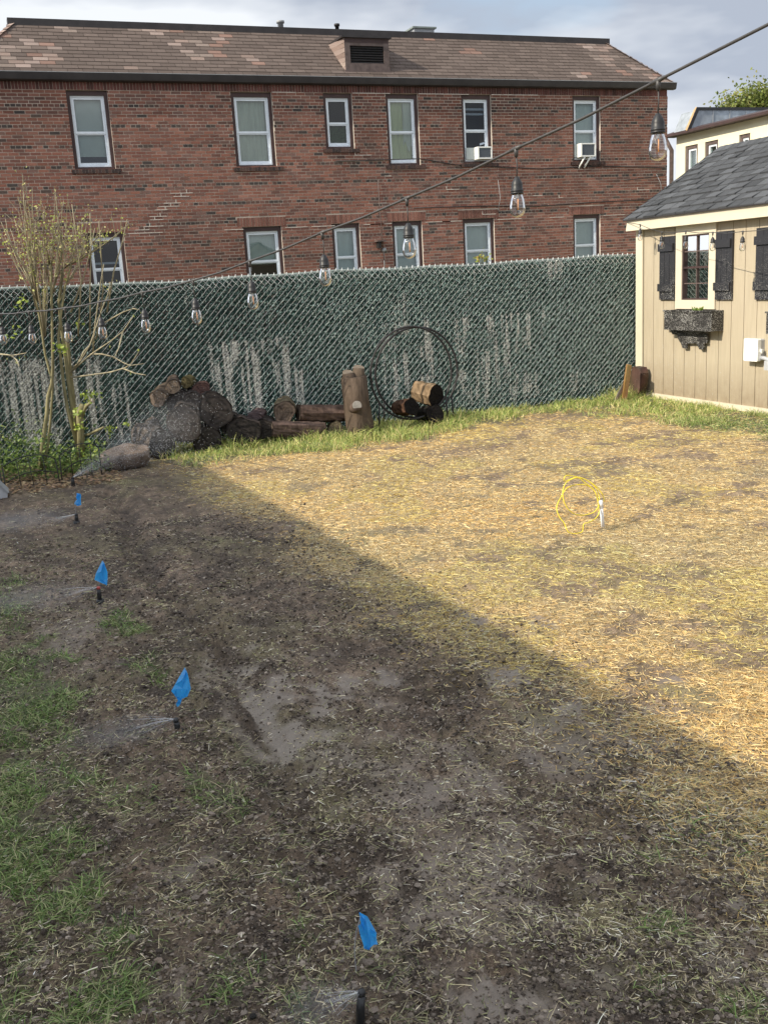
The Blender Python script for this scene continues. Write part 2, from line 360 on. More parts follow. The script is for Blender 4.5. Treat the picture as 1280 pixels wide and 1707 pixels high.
def hgt(x, y):
    near = np.exp(-np.maximum(y - 4, 0) / 6) * 1.0
    z = (fbm(x * .7, y * .7, 2, 60) - .5) * .05
    wet = m_wet(x, y); lo = m_loam(x, y)
    rough = .020 + .036 * lo
    rut = np.abs(x - .82 - .05 * np.sin(y * 1.7)); z = z - .035 * np.exp(-(rut / .07) ** 2) * (y < 9) + .022 * np.exp(-((rut - .16) / .06) ** 2) * (y < 9)
    z = z + rough * (1 - .85 * wet) * (fbm(x * 11, y * 11, 4, 61) - .5) * 2 * near
    ridg = np.abs(fbm(x * 24, y * 24, 3, 62) - .5) * 2
    z = z + (.014 + .026 * lo) * (1 - .85 * wet) * (ridg - .3) * 1.35 * near - wet * .012
    # a boot print pressed in the mud
    for fx, fy, a, s in ((1.0, 1.86, .25, 1), (.36, 2.71, .5, .7), (1.44, 3.84, -.3, .8)):
        u = (x - fx) * math.cos(a) + (y - fy) * math.sin(a); v = -(x - fx) * math.sin(a) + (y - fy) * math.cos(a)
        r = (u / (.05 * s)) ** 2 + (v / (.11 * s)) ** 2
        z = z - .016 * s * (1 - sst(.75, 1.05, r)) + .007 * s * np.exp(-((r - 1.15) / .22) ** 2)
    inside = sst(-2.5, -1.6, x) * (1 - sst(9.5, 10.5, x)) * sst(.6, 1.2, y) * (1 - sst(11.2, 12, y))
    return z * inside
xs = np.concatenate([[-250, -80, -30, -12, -6, -3.5, -2.2], np.arange(-1.4, 3.2, .011), np.arange(3.2, 8.6, .022), [9, 10, 12, 16, 24, 40, 90, 250]])
ys = [-60, -15, -4, -1, .4, .9]
y = 1.15
while y < 11.6: ys.append(y); y += .0046 * max(1.6, y) ** 1.05
ys = np.array(ys + [12, 13, 16, 22, 40, 90, 300, 600])
GX, GY = np.meshgrid(xs, ys); gx = GX.ravel(); gy = GY.ravel()
gz = hgt(gx, gy)
nx = len(xs); ny = len(ys)
ii = (np.arange(ny - 1)[:, None] * nx + np.arange(nx - 1)[None, :]).ravel()
Qd = np.c_[ii, ii + 1, ii + nx + 1, ii + nx]
gm, N_, L_, p = newmat('garden_mud')
a = N_.new('ShaderNodeAttribute'); a.attribute_name = 'Col'; sp = N_.new('ShaderNodeSeparateColor'); L_.new(a.outputs['Color'], sp.inputs[0])
tc = N_.new('ShaderNodeTexCoord')
def nz(sc, det=6, ro=.6):
    n = N_.new('ShaderNodeTexNoise'); n.inputs['Scale'].default_value = sc; n.inputs['Detail'].default_value = det; n.inputs['Roughness'].default_value = ro
    L_.new(tc.outputs['Object'], n.inputs['Vector']); return n.outputs['Fac']
def ramp(f, c0, c1, a0=.3, a1=.7):
    r = N_.new('ShaderNodeValToRGB'); r.color_ramp.elements[0].position = a0; r.color_ramp.elements[1].position = a1
    r.color_ramp.elements[0].color = (*c0, 1); r.color_ramp.elements[1].color = (*c1, 1); L_.new(f, r.inputs[0]); return r.outputs[0]
def mixc(f, a_, b_):
    x_ = N_.new('ShaderNodeMixRGB'); L_.new(a_, x_.inputs['Color1']); L_.new(b_, x_.inputs['Color2'])
    L_.new(f, x_.inputs['Fac']); return x_.outputs[0]
base = ramp(nz(26, 8, .75), (.090, .066, .048), (.27, .208, .158), .34, .68)
fin = ramp(nz(130, 6, .8), (.35, .33, .31), (1.75, 1.72, 1.68), .36, .66); fm = N_.new('ShaderNodeMixRGB'); fm.blend_type = 'MULTIPLY'; fm.inputs['Fac'].default_value = .9; L_.new(base, fm.inputs['Color1']); L_.new(fin, fm.inputs['Color2']); base = fm.outputs[0]
big = ramp(nz(2.3, 4), (.75, .72, .70), (1.25, 1.2, 1.15))
mot = ramp(nz(11, 9, .78), (.42, .40, .38), (1.35, 1.34, 1.32), .40, .58); m2_ = N_.new('ShaderNodeMixRGB'); m2_.blend_type = 'MULTIPLY'; m2_.inputs['Fac'].default_value = .85; L_.new(base, m2_.inputs['Color1']); L_.new(mot, m2_.inputs['Color2']); base = m2_.outputs[0]
ax = N_.new('ShaderNodeAttribute'); ax.attribute_name = 'Aux'; sx_ = N_.new('ShaderNodeSeparateColor'); L_.new(ax.outputs['Color'], sx_.inputs[0])
olive = ramp(nz(75, 6, .85), (.045, .045, .022), (.26, .24, .12), .36, .66)
omul = N_.new('ShaderNodeMath'); omul.operation = 'MULTIPLY'; omul.inputs[1].default_value = .8; L_.new(sx_.outputs['Green'], omul.inputs[0]); base = mixc(omul.outputs[0], base, olive)
dark = ramp(nz(60, 8, .8), (.022, .016, .012), (.115, .085, .064), .35, .68); base = mixc(sx_.outputs['Red'], base, dark)
mm = N_.new('ShaderNodeMixRGB'); mm.blend_type = 'MULTIPLY'; mm.inputs['Fac'].default_value = 1; L_.new(base, mm.inputs['Color1']); L_.new(big, mm.inputs['Color2'])
strawc = ramp(nz(90, 6, .85), (.16, .115, .065), (.55, .43, .22), .38, .62)
c = mixc(sp.outputs['Red'], mm.outputs[0], strawc)
greenc = ramp(nz(60, 5, .8), (.05, .055, .028), (.17, .18, .08), .35, .7)
c = mixc(sp.outputs['Green'], c, greenc)
wetc = ramp(nz(14, 7, .7), (.14, .112, .088), (.25, .21, .172), .3, .7)
c = mixc(sp.outputs['Blue'], c, wetc)
L_.new(c, p.inputs['Base Color'])
mr = N_.new('ShaderNodeMapRange'); mr.inputs['To Min'].default_value = .78; mr.inputs['To Max'].default_value = .42; L_.new(sp.outputs['Blue'], mr.inputs['Value'])
L_.new(mr.outputs[0], p.inputs['Roughness']); p.inputs['Specular IOR Level'].default_value = .45
b = N_.new('ShaderNodeBump'); b.inputs['Distance'].default_value = .012; b.inputs['Strength'].default_value = 1.0
hm = N_.new('ShaderNodeMath'); hm.operation = 'MULTIPLY'
inv = N_.new('ShaderNodeMapRange'); inv.inputs['To Min'].default_value = 1; inv.inputs['To Max'].default_value = .25; L_.new(sp.outputs['Blue'], inv.inputs['Value'])
L_.new(nz(85, 8, .7), hm.inputs[0]); L_.new(inv.outputs[0], hm.inputs[1]); L_.new(hm.outputs[0], b.inputs['Height']); L_.new(b.outputs[0], p.inputs['Normal'])
far = 1 - sst(8.6, 9.2, gx) * 1.0
LO = np.clip(m_loam(gx, gy) * (.35 + 1.1 * sst(.42, .62, fbm(gx * 16, gy * 16, 4, 171))) + .75 * sst(.56, .66, fbm(gx * 7 + gy * 2, gy * 5, 5, 172)) * (1 - m_wet(gx, gy)) * (1 - .8 * sst(-.1, .5, gx - edgeX(gy))), 0, 1)
OL = sst(.52, .66, fbm(gx * 2.4, gy * 1.5 + gx, 4, 173)) * sst(-.2, .6, gx) * (1 - .6 * sst(0, .6, gx - edgeX(gy))) * (1 - m_loam(gx, gy) * .8)
GC = np.c_[m_straw(gx, gy) ** 1.3 * .9 * far, m_green(gx, gy) * .85, m_wet(gx, gy)]
_AUX = np.c_[LO, OL, LO * 0]
ground = npmesh('ground', np.c_[gx, gy, gz], Qd, GC, gm, smooth=True); ground['kind'] = 'structure'
ax_ = ground.data.attributes.new('Aux', 'FLOAT_COLOR', 'POINT'); ax_.data.foreach_set('color', np.c_[_AUX, np.ones(len(_AUX))].astype(np.float32).ravel())

# ---- scattered fibres: straw, grass blades
def scatter(n, x0, x1, y0, y1, dens, power=1.0):
    # more samples near the camera
    u = rng.random(n); y = (y0 ** (1 - power) + u * (y1 ** (1 - power) - y0 ** (1 - power))) ** (1 / (1 - power)) if power != 1 else y0 * (y1 / y0) ** u
    x = x0 + rng.random(n) * (x1 - x0)
    k = rng.random(n) < dens(x, y)
    k &= (x > -.9 + 0 * y) & (x < y * 1.05 + 1.2)
    return x[k], y[k]
def fibres(name, x, y, ln, wd, ang, lift, curve, colr, mt, zo=.0, segs=2, kink=.18):
    """flat strips: ang heading, lift = tip elevation angle, curve = bend"""
    n = len(x); z = hgt(x, y) + zo
    P = np.zeros((n, segs + 1, 3)); P[:, 0] = np.c_[x, y, z]
    hd = ang.copy(); ev = lift.copy()
    for s in range(segs):
        st = ln / segs
        P[:, s + 1, 0] = P[:, s, 0] + np.cos(hd) * np.cos(ev) * st
        P[:, s + 1, 1] = P[:, s, 1] + np.sin(hd) * np.cos(ev) * st
        P[:, s + 1, 2] = P[:, s, 2] + np.sin(ev) * st
        ev = ev - curve; hd = hd + rng.normal(0, kink, n)
    # width direction: random tilt
    tw = rng.uniform(0, math.pi, n); fwd = np.c_[np.cos(ang), np.sin(ang), 0 * ang]; sd_ = np.c_[-np.sin(ang), np.cos(ang), 0 * ang]
    wv = sd_ * np.cos(tw)[:, None] * 1.0; wv[:, 2] = np.abs(np.sin(tw)) * .6
    wv /= np.linalg.norm(wv, axis=1)[:, None]
    V = np.zeros((n, segs + 1, 2, 3))
    for s in range(segs + 1):
        w = (wd * (1.0 if s == 0 else (1 - .75 * (s / segs) ** 2)) * .5)[:, None]
        V[:, s, 0] = P[:, s] - wv * w; V[:, s, 1] = P[:, s] + wv * w
    idx = np.arange(n)[:, None] * (segs + 1) * 2
    Q = np.concatenate([np.c_[idx + 2 * s, idx + 2 * s + 1, idx + 2 * s + 3, idx + 2 * s + 2] for s in range(segs)])
    C = np.repeat(colr, (segs + 1) * 2, axis=0)
    return npmesh(name, V.reshape(-1, 3), Q, C, mt)
def pal(n, cols, jit=.15):
    c = np.array(cols)[rng.integers(0, len(cols), n)] * (1 + rng.normal(0, jit, (n, 1)))
    return np.clip(c, 0.004, 1)
STRAWC = [(.72, .52, .235), (.78, .60, .30), (.62, .43, .18), (.82, .67, .38), (.54, .37, .15), (.62, .48, .20), (.44, .28, .12)]
x, y = scatter(950000, -1.0, 8.0, 1.25, 10.6, lambda x, y: m_straw(x, y) * sst(-.5, .1, x - edgeX(y) + .25) * .95, 1.6)
n = len(x); ln = rng.uniform(.010, .044, n) * (1 + .05 * y); wd = rng.uniform(.0014, .0030, n) * (1 + .10 * y)
tone = (fbm(x * .55, y * .8, 3, 201) - .5)[:, None]; c = pal(n, STRAWC) * (1 + tone * np.array([.35, .15, -.2])); gt = (fbm(x * 1.5, y * 1.5, 3, 88) > .55)[:, None]; c = np.where(gt, c * np.array([.93, .99, .80]), c)
tag(fibres('straw', x, y, ln, wd, rng.uniform(0, 2 * math.pi, n), rng.uniform(-.08, .22, n), rng.uniform(0, .22, n), c, M['straw'], .002, 2, .12), 'golden seed straw scattered over the sunlit lawn', 'straw', kind='stuff')
def dm(x, y): return (.10 + .55 * sst(.42, .66, fbm(x * 6, y * 5, 4, 191)) + .75 * m_straw(x, y)) * (1 - .5 * m_wet(x, y)) * (1 - .7 * m_loam(x, y))
x, y = scatter(420000, -1.2, 2.9, 1.2, 10.3, lambda x, y: dm(x, y) * (1 - sst(-.2, .15, x - edgeX(y))), 1.7)
n = len(x); ln = rng.uniform(.006, .028, n) + (rng.random(n) < .10) * rng.uniform(.01, .04, n); wd = rng.uniform(.0010, .0025, n) * (1 + .08 * y)
c = pal(n, [(.56, .47, .29), (.72, .62, .42), (.44, .36, .22), (.34, .28, .16), (.82, .75, .60), (.30, .24, .15), (.42, .42, .19), (.50, .50, .24)], .22)
tag(fibres('loose_straw', x, y, ln, wd, rng.uniform(0, 2 * math.pi, n), rng.uniform(-.05, .3, n), rng.uniform(0, .15, n), c, M['straw'], .002, 2, .06), 'thin damp straw lying over the dark mud', 'straw', kind='stuff')
# upright grass
xa, ya_ = scatter(260000, -1.3, 7.8, 1.3, 10.95, lambda x, y: np.maximum(0, m_green(x, y) - .12) * 1.0 * sst(.25, .6, fbm(x * 5, y * 5, 3, 13) + .12), 1.35)
xb, yb_ = scatter(150000, 1.2, 7.85, 6.0, 10.95, lambda x, y: np.maximum(0, m_green(x, y) - .10) * sst(.36, .58, fbm(x * 4, y * 5, 4, 13) + .06), 1.0)
xc, yc = scatter(200000, -1.2, .75, 1.7, 6.6, lambda x, y: np.maximum(0, m_green(x, y) - .12) * sst(.40, .60, fbm(x * 6, y * 4, 4, 15) + .04), 1.5)
x = np.r_[xa, xb, xc]; y = np.r_[ya_, yb_, yc]
n = len(x); far_ = sst(7.5, 9.5, y); ln = rng.uniform(.03, .085, n) * (1 + .45 * far_ * sst(.5, .65, fbm(x * 2.5, y * 2.5, 2, 14)) * 2.0) * (1 - .25 * (1 - far_)); wd = rng.uniform(.0018, .0036, n) * (1 + .09 * y)
c = pal(n, [(.18, .28, .075), (.25, .36, .11), (.13, .20, .055), (.36, .42, .17), (.46, .45, .24), (.09, .14, .045)], .2)
near_ = (1 - far_)[:, None]; c = c * (1 - .12 * near_) * (1 + (1 - near_) * np.array([.75, .50, .35])); tall = sst(.45, .62, fbm(x * 3.1, y * 3.1, 3, 141)) * far_; ln = ln * (1 + .5 * tall)
lift = np.where(far_ > .4, rng.uniform(.7, 1.5, n), rng.uniform(.15, 1.1, n))
tag(fibres('grass', x, y, ln, wd, rng.uniform(0, 2 * math.pi, n), lift, rng.uniform(.1, .5, n), c, M['grass'], -.002, 3), 'patchy green grass growing along the fence and through the mud', 'grass', kind='stuff')
# matted sparse dead grass in the lower left
x, y = scatter(90000, -1.2, 1.7, 1.3, 7.5, lambda x, y: .55 * (1 - sst(.35, .8, x + .25 * (fbm(x * 4, y * 4, 3, 99) - .5) * 4)) + .06 * (fbm(x * 5, y * 5, 3, 98) > .55) * (x < .9), 1.7)
n = len(x); c = pal(n, [(.21, .22, .10), (.33, .31, .17), (.15, .19, .075), (.42, .37, .23), (.19, .16, .095)], .2)
tag(fibres('matted_grass', x, y, rng.uniform(.015, .06, n), rng.uniform(.0011, .0024, n) * (1 + .08 * y), rng.normal(.35, .9, n), rng.uniform(-.05, .35, n), rng.uniform(0, .4, n), c, M['grass'], .001, 3), 'flattened dull grass lying over the mud at the left', 'grass', kind='stuff')
# soil clods
ico = np.array([(0, 0, 1), (.894, 0, .447), (.276, .851, .447), (-.724, .526, .447), (-.724, -.526, .447), (.276, -.851, .447), (.724, .526, -.447), (-.276, .851, -.447), (-.894, 0, -.447), (-.276, -.851, -.447), (.724, -.526, -.447), (0, 0, -1)])
icf = np.array([(0, 1, 2), (0, 2, 3), (0, 3, 4), (0, 4, 5), (0, 5, 1), (1, 6, 2), (2, 7, 3), (3, 8, 4), (4, 9, 5), (5, 10, 1), (6, 7, 2), (7, 8, 3), (8, 9, 4), (9, 10, 5), (10, 6, 1), (11, 7, 6), (11, 8, 7), (11, 9, 8), (11, 10, 9), (11, 6, 10)])
def lumps(name, x, y, z, r, C, mt, flat=.75, jit=.3, smooth=False):
    n = len(x); th = rng.uniform(0, 6.28, n); ct, st = np.cos(th), np.sin(th)
    V = ico[None] * (1 + rng.uniform(-jit, jit, (n, 12, 1))) * r[:, None, None]
    vx = V[..., 0] * ct[:, None] - V[..., 1] * st[:, None]; vy = (V[..., 0] * st[:, None] + V[..., 1] * ct[:, None])
    V = np.stack([vx + x[:, None], vy * 1.0 + y[:, None], V[..., 2] * flat + z[:, None]], -1)
    Q = (np.arange(n)[:, None, None] * 12 + icf[None]).reshape(-1, 3)
    return npmesh(name, V.reshape(-1, 3), Q, np.repeat(C, 12, 0), mt, smooth=smooth)
x, y = scatter(120000, -.8, 2.6, 1.2, 9.5, lambda x, y: m_loam(x, y) ** 1.3 * .8 + .03 * (x < edgeX(y)), 1.9)
n = len(x); r = np.minimum(rng.lognormal(-5.85, .5, n), .010) * (1 + .08 * y)
tag(lumps('soil_crumbs', x, y, hgt(x, y) + r * .2, r, pal(n, [(.17, .13, .10), (.22, .175, .14), (.27, .22, .175), (.12, .092, .07)], .2), M['soil'], flat=.6, jit=.5), 'dark crumbly soil turned up along the sprinkler trench', 'soil', kind='stuff')

def fine_(x, y): return np.clip(.25 + 1.2 * sst(.44, .62, fbm(x * 7 + y * 2, y * 5, 4, 172)) + .5 * m_loam(x, y), 0, 1) * (1 - .9 * m_wet(x, y)) * (x < edgeX(y) + .2) * (1 - .7 * sst(-.4, .1, x - edgeX(y)))
x, y = scatter(230000, -.5, 2.6, 1.35, 7.5, fine_, 1.8)
n = len(x); r = np.minimum(rng.lognormal(-6.2, .5, n), .0075) * (1 + .10 * y)
tag(lumps('soil_grit', x, y, hgt(x, y) + r * .25, r, pal(n, [(.06, .045, .034), (.10, .076, .057), (.17, .13, .10), (.25, .20, .155), (.08, .06, .046), (.34, .28, .225)], .25), M['soil'], flat=.65, jit=.5), 'fine wet crumbs of soil covering the shaded ground', 'soil', kind='stuff')

# ------------------------------------------------------------------ brick building
YB = 22.5; BX0, BX1 = .35, 17.12; ZW = 6.0; CO = .0668; BL = .2130
bld = empty('brick_building', (8.7, YB, 0), 'long two storey red brick building with brown shingled roof behind the fence', 'building')
UP = [(2.26, 3.09, 4.24, 5.79), (5.69, 6.61, 4.23, 5.79), (7.80, 8.49, 4.60, 5.79), (9.31, 10.12, 4.22, 5.79), (11.24, 12.03, 4.24, 5.79), (14.29, 15.10, 4.24, 5.79)]
LOW = [(2.30, 3.09, 1.5, 2.96), (5.71, 6.60, 1.5, 2.96), (7.80, 8.49, 1.5, 2.96), (9.305, 10.08, 1.5, 2.96), (11.16, 12.02, 1.5, 2.96), (14.27, 15.08, 1.5, 2.96)]
WIN = UP + LOW
mb = MB()
bx = sorted({BX0, BX1} | {w[0] for w in WIN} | {w[1] for w in WIN}); bz = sorted({0, ZW} | {w[2] for w in WIN} | {w[3] for w in WIN})
for i in range(len(bx) - 1):
    for j in range(len(bz) - 1):
        cx_, cz_ = (bx[i] + bx[i + 1]) / 2, (bz[j] + bz[j + 1]) / 2
        if any(w[0] < cx_ < w[1] and w[2] < cz_ < w[3] for w in WIN): continue
        a, b, c, d = bx[i], bx[i + 1], bz[j], bz[j + 1]
        mb.add([(a, YB, c), (b, YB, c), (b, YB, d), (a, YB, d)], [(0, 1, 2, 3)], M['mortar'])
for w in WIN:   # brick reveals
    a, b, c, d = w; y1 = YB + .22
    mb.add([(a, YB, c), (a, y1, c), (a, y1, d), (a, YB, d)], [(0, 1, 2, 3)], M['mortar'])
    mb.add([(b, YB, c), (b, y1, c), (b, y1, d), (b, YB, d)], [(3, 2, 1, 0)], M['repair'])
    mb.add([(a, YB, d), (b, YB, d), (b, y1, d), (a, y1, d)], [(0, 1, 2, 3)], M['mortar'])
    mb.add([(a, YB, c), (b, YB, c), (b, y1, c), (a, y1, c)], [(3, 2, 1, 0)], M['mortar'])
mb.box((BX1 - .02, YB + .002, 0), (BX1, YB + 11, ZW), M['mortar']); mb.box((BX0, YB + .002, 0), (BX0 + .02, YB + 11, ZW), M['mortar']); mb.box((BX0 + .02, YB + 10.98, 0), (BX1 - .02, YB + 11, ZW), M['mortar'])
BC = [(.235, .10, .070), (.26, .115, .082), (.20, .088, .066), (.27, .125, .09), (.17, .084, .066), (.29, .14, .104), (.22, .105, .08), (.19, .108, .088)]
HC = [(.065, .052, .048), (.095, .068, .058), (.17, .08, .062), (.12, .068, .055)]
def bcol(c, z, x):
    k = .58 + .72 * float(fbm(np.array([x * .7]), np.array([z * 1.1]), 4, 3)[0]) + random.uniform(-.1, .1)
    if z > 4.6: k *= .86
    return tuple(v * k for v in c)
LINT = [(w[0] - .12, w[1] + .12, 2.96, 3.165) for w in LOW]
ZS = 5.79
row = 0; z = .0
zrows = np.arange(ZS - CO, -.05, -CO)
for r_, z in enumerate(zrows):
    header = (r_ % 6 == 4); L_b = BL / 2 if header else BL
    off = 0 if header else (L_b * .5 if r_ % 2 else 0); off += random.uniform(-.01, .01)
    x0 = BX0 - off + (.05 if header else 0)
    zz0, zz1 = z + .0065, z + CO - .0065
    while x0 < BX1:
        a, b = max(x0 + .0065, BX0), min(x0 + L_b - .0065, BX1 + .012); x0 += L_b
        segs_ = [(a, b)]
        for w in [q for q in WIN if q[2] < z + CO * .6 and q[3] > z + CO * .4] + [q for q in LINT if q[2] < z + CO * .6 and q[3] > z + CO * .4]:
            ns = []
            for s0, s1 in segs_:
                if s1 <= w[0] or s0 >= w[1]: ns.append((s0, s1)); continue
                if s0 < w[0]: ns.append((s0, w[0]))
                if s1 > w[1]: ns.append((w[1], s1))
            segs_ = ns
        for s0, s1 in segs_:
            if s1 - s0 < .015: continue
            cc = random.choice(HC) if (header and random.random() < .78) else (random.choice(HC) if random.random() < .06 else random.choice(BC))
            if header and 0.40 < float(vn(np.array([s0 * .9]), np.array([z * .5]), 8)[0]) < .45: cc = random.choice(BC)
            d = YB - random.uniform(.004, .010)
            mb.box((s0, d, zz0), (s1, YB + .002, zz1), M['brick'], bcol(cc, z, s0), skip=('k',))
# soldier courses
def soldier(x0, x1, z0, z1, cols):
    x = x0
    while x < x1 - .02:
        d = YB - random.uniform(.006, .013)
        mb.box((x + .005, d, z0 + .005), (min(x + CO, x1) - .005, YB + .002, z1 - .005), M['brick'], bcol(random.choice(cols), z0, x), skip=('k',)); x += CO
soldier(BX0, BX1, ZS, ZW, [(.13, .055, .045), (.17, .07, .058), (.10, .045, .038), (.15, .06, .05)])
for q in LINT: soldier(q[0], q[1], q[2], q[3] + .0, [(.225, .105, .078), (.255, .12, .09), (.195, .09, .068)])
# right hand end wall bricks read at the corner only
for z in np.arange(0, ZS, CO):
    mb.box((BX1 - .01, YB, z + .006), (BX1 + .012, YB + .1, z + CO - .006), M['brick'], bcol(random.choice(BC), z, 17), skip=('k', 'f'))
# pale repointed joints
def joint(x, z, ln, vert=False):
    k = round((z - zrows[-1]) / CO); z = zrows[-1] + k * CO
    if vert: mb.box((x - .008, YB - .012, z - .006), (x + .008, YB - .001, z + CO + .006), M['repair'])
    else: mb.box((x, YB - .0125, z - .008), (x + ln, YB - .0012, z + .008), M['repair'])
p0 = at(233, 384, YB); p1 = at(312, 312, YB); k = 9
for i in range(k):
    t_ = i / k; x_ = p0.x + (p1.x - p0.x) * t_; z_ = p0.z + (p1.z - p0.z) * t_
    joint(x_ - random.uniform(.0, .25), z_, random.uniform(.25, .5)); joint(x_ + .1, z_, 0, True)
for q in LINT: joint(q[0] - random.uniform(.3, .6), 2.95, random.uniform(.35, .6)); joint(q[1] - .02, 2.95, random.uniform(.3, .8))
for q in UP[1:5]: joint(q[1] + .02, ZS - .001, random.uniform(.4, 1.4))
for i in range(11):
    x_ = random.uniform(1.2, 16.5); z_ = random.uniform(3.0, 5.6)
    if not any(w[0] - .6 < x_ < w[1] + .1 and w[2] - .1 < z_ < w[3] + .1 for w in WIN): joint(x_, z_, random.uniform(.1, .4)); joint(x_, z_, 0, random.random() < .5)
wall = part(mb, 'wall', bld)

def building_window(q, style, lower=False):
    x0, x1, z0, z1 = q; Yf = YB + .045
    mb = MB(); mb.ring(x0 + .001, x1 - .001, z0 + .001, z1 - .001, .072, Yf, Yf + .10, M['brown'], wt=.095, wb=.05)
    w = part(mb, 'window', bld)
    a, b, c, d = x0 + .073, x1 - .073, z0 + .051, z1 - .096; zm = (c + d) / 2 - (.02 if not lower else 0)
    if style == 'ac' : zm = c + (d - c) * .50
    Ys = Yf + .035
    mb = MB(); mb.ring(a, b, c, d, .035, Ys, Ys + .07, M['white'])
    mb.ring(a + .037, b - .037, zm - .02, d - .037, .032, Ys + .012, Ys + .05, M['white'], wt=.035, wb=.045)
    mb.ring(a + .037, b - .037, c + .037, zm - .022, .032, Ys + .028, Ys + .06, M['white'], wt=.02, wb=.05)
    part(mb, 'sash', w)
    mb = MB(); g = M['glass'] if style not in ('dark', 'green', 'ac') else M['glassdark']
    mb.add([(a + .06, Ys + .03, zm), (b - .06, Ys + .03, zm), (b - .06, Ys + .03, d - .06), (a + .06, Ys + .03, d - .06)], [(0, 1, 2, 3)], g)
    mb.add([(a + .06, Ys + .045, c + .07), (b - .06, Ys + .045, c + .07), (b - .06, Ys + .045, zm - .03), (a + .06, Ys + .045, zm - .03)], [(0, 1, 2, 3)], g)
    part(mb, 'pane', w)
    Yi = Ys + .11; mb = MB(); A, B_, C_, D_ = a + .01, b - .01, c + .01, d - .01
    mb.add([(A, Yi + .30, C_), (B_, Yi + .30, C_), (B_, Yi + .30, D_), (A, Yi + .30, D_)], [(0, 1, 2, 3)], M['dark'])
    if style == 'blind':
        zb = C_ + (D_ - C_) * .16; z = D_
        while z > zb: mb.box((A + .03, Yi, z - .020), (B_ - .03, Yi + .012, z - .003), M['blind']); z -= .021
        part(mb, 'blind', w)
    elif style in ('curtain', 'curtain2', 'shade', 'frost'):
        mt_ = M['curtain_green'] if style == 'curtain2' else (M['blind'] if style in ('shade', 'frost') else M['curtain'])
        vs = []; k = 24; top = D_; bot = C_ + (.34 if style == 'shade' else (.02 if style != 'frost' else (D_ - C_) * .45))
        for i in range(k + 1):
            xx = A + (B_ - A) * i / k; yy = Yi + (.018 * math.sin(i * 1.7) if style.startswith('curt') else .004 * math.sin(i))
            vs += [(xx, yy, top), (xx, yy + (.01 * math.sin(i * .7)), bot)]
        mb.add(vs, [(2 * i, 2 * i + 1, 2 * i + 3, 2 * i + 2) for i in range(k)], mt_, smooth=True)
        if style == 'curtain2':
            vs = []
            for i in range(9): xx = A + (B_ - A) * (.62 + .34 * i / 8); vs += [(xx, Yi - .03 + .01 * math.sin(i * 2), top), (xx - .02, Yi - .03 + .012 * math.cos(i * 2), bot + .35 + .12 * math.sin(i * .9))]
            mb.add(vs, [(2 * i, 2 * i + 1, 2 * i + 3, 2 * i + 2) for i in range(8)], M['curtain'], smooth=True)
        part(mb, 'curtain', w)
    elif style == 'green':
        mb.add([(A, Yi, C_), (B_, Yi, C_), (B_, Yi, zm), (A, Yi, zm)], [(0, 1, 2, 3)], M['greenplant']); part(mb, 'screen', w)
    else:
        for zz in ([D_ - .33, zm - .45, D_ - .22] if style == 'ac' else [zm + .10]): mb.box((A, Yi - .02, zz), (B_, Yi, zz + .045), M['white'])
        part(mb, 'screen', w)
    if not lower:      # rowlock brick sill
        mb = MB(); x = x0 - .07
        while x < x1 + .09:
            mb.box((x + .004, YB - .045, z0 - .085), (x + CO - .004, YB + .04, z0 - .002 - random.uniform(0, .006)), M['brick'], random.choice([(.07, .045, .04), (.05, .036, .034), (.10, .06, .05)])); x += CO
        mb.box((x0 - .066, YB - .035, z0 - .08), (x - .004, YB + .03, z0 - .012), M['mortar'])
        part(mb, 'sill', w)
    return w
for q, st in zip(UP, ('blind', 'curtain', 'green', 'curtain2', 'ac', 'shade')): building_window(q, st)
for q, st in zip(LOW, ('dark', 'frost', 'shade', 'shade', 'shade', 'shade')): building_window(q, st, True)

# gutter, roof
mb = MB(); Ye = YB - .15
mb.prism([(Ye, 6.02), (Ye + .012, 5.965), (Ye + .05, 5.945), (YB - .002, 5.945), (YB - .002, 6.10), (Ye - .012, 6.10), (Ye - .012, 6.085)], 'x', BX0 - .2, BX1 + .18, M['gutter'])
mb.box((BX0 - .2, Ye - .018, 6.098), (BX1 + .18, Ye + .02, 6.108), M['grey'])
part(mb, 'gutter', bld)
TH = rad(44); RX0, RX1 = BX0 - .12, BX1 + .12; R0 = (YB - .13, 6.10); NR = 13; EXP = .1275
HIPK = 1.0 / math.tan(rad(44)) * 0 + 1.02
def roofpt(x, s): return (x, R0[0] + s * math.cos(TH), R0[1] + s * math.sin(TH))
mb = MB(); SL = NR * EXP; run = SL * math.cos(TH)
mb.add([roofpt(RX0, 0), roofpt(RX1, 0), roofpt(RX1 - run, SL), roofpt(RX0 + run, SL)], [(0, 1, 2, 3)], M['shingle'], (.05, .04, .036))
yb_ = YB + 11.13; zt = R0[1] + SL * math.sin(TH)
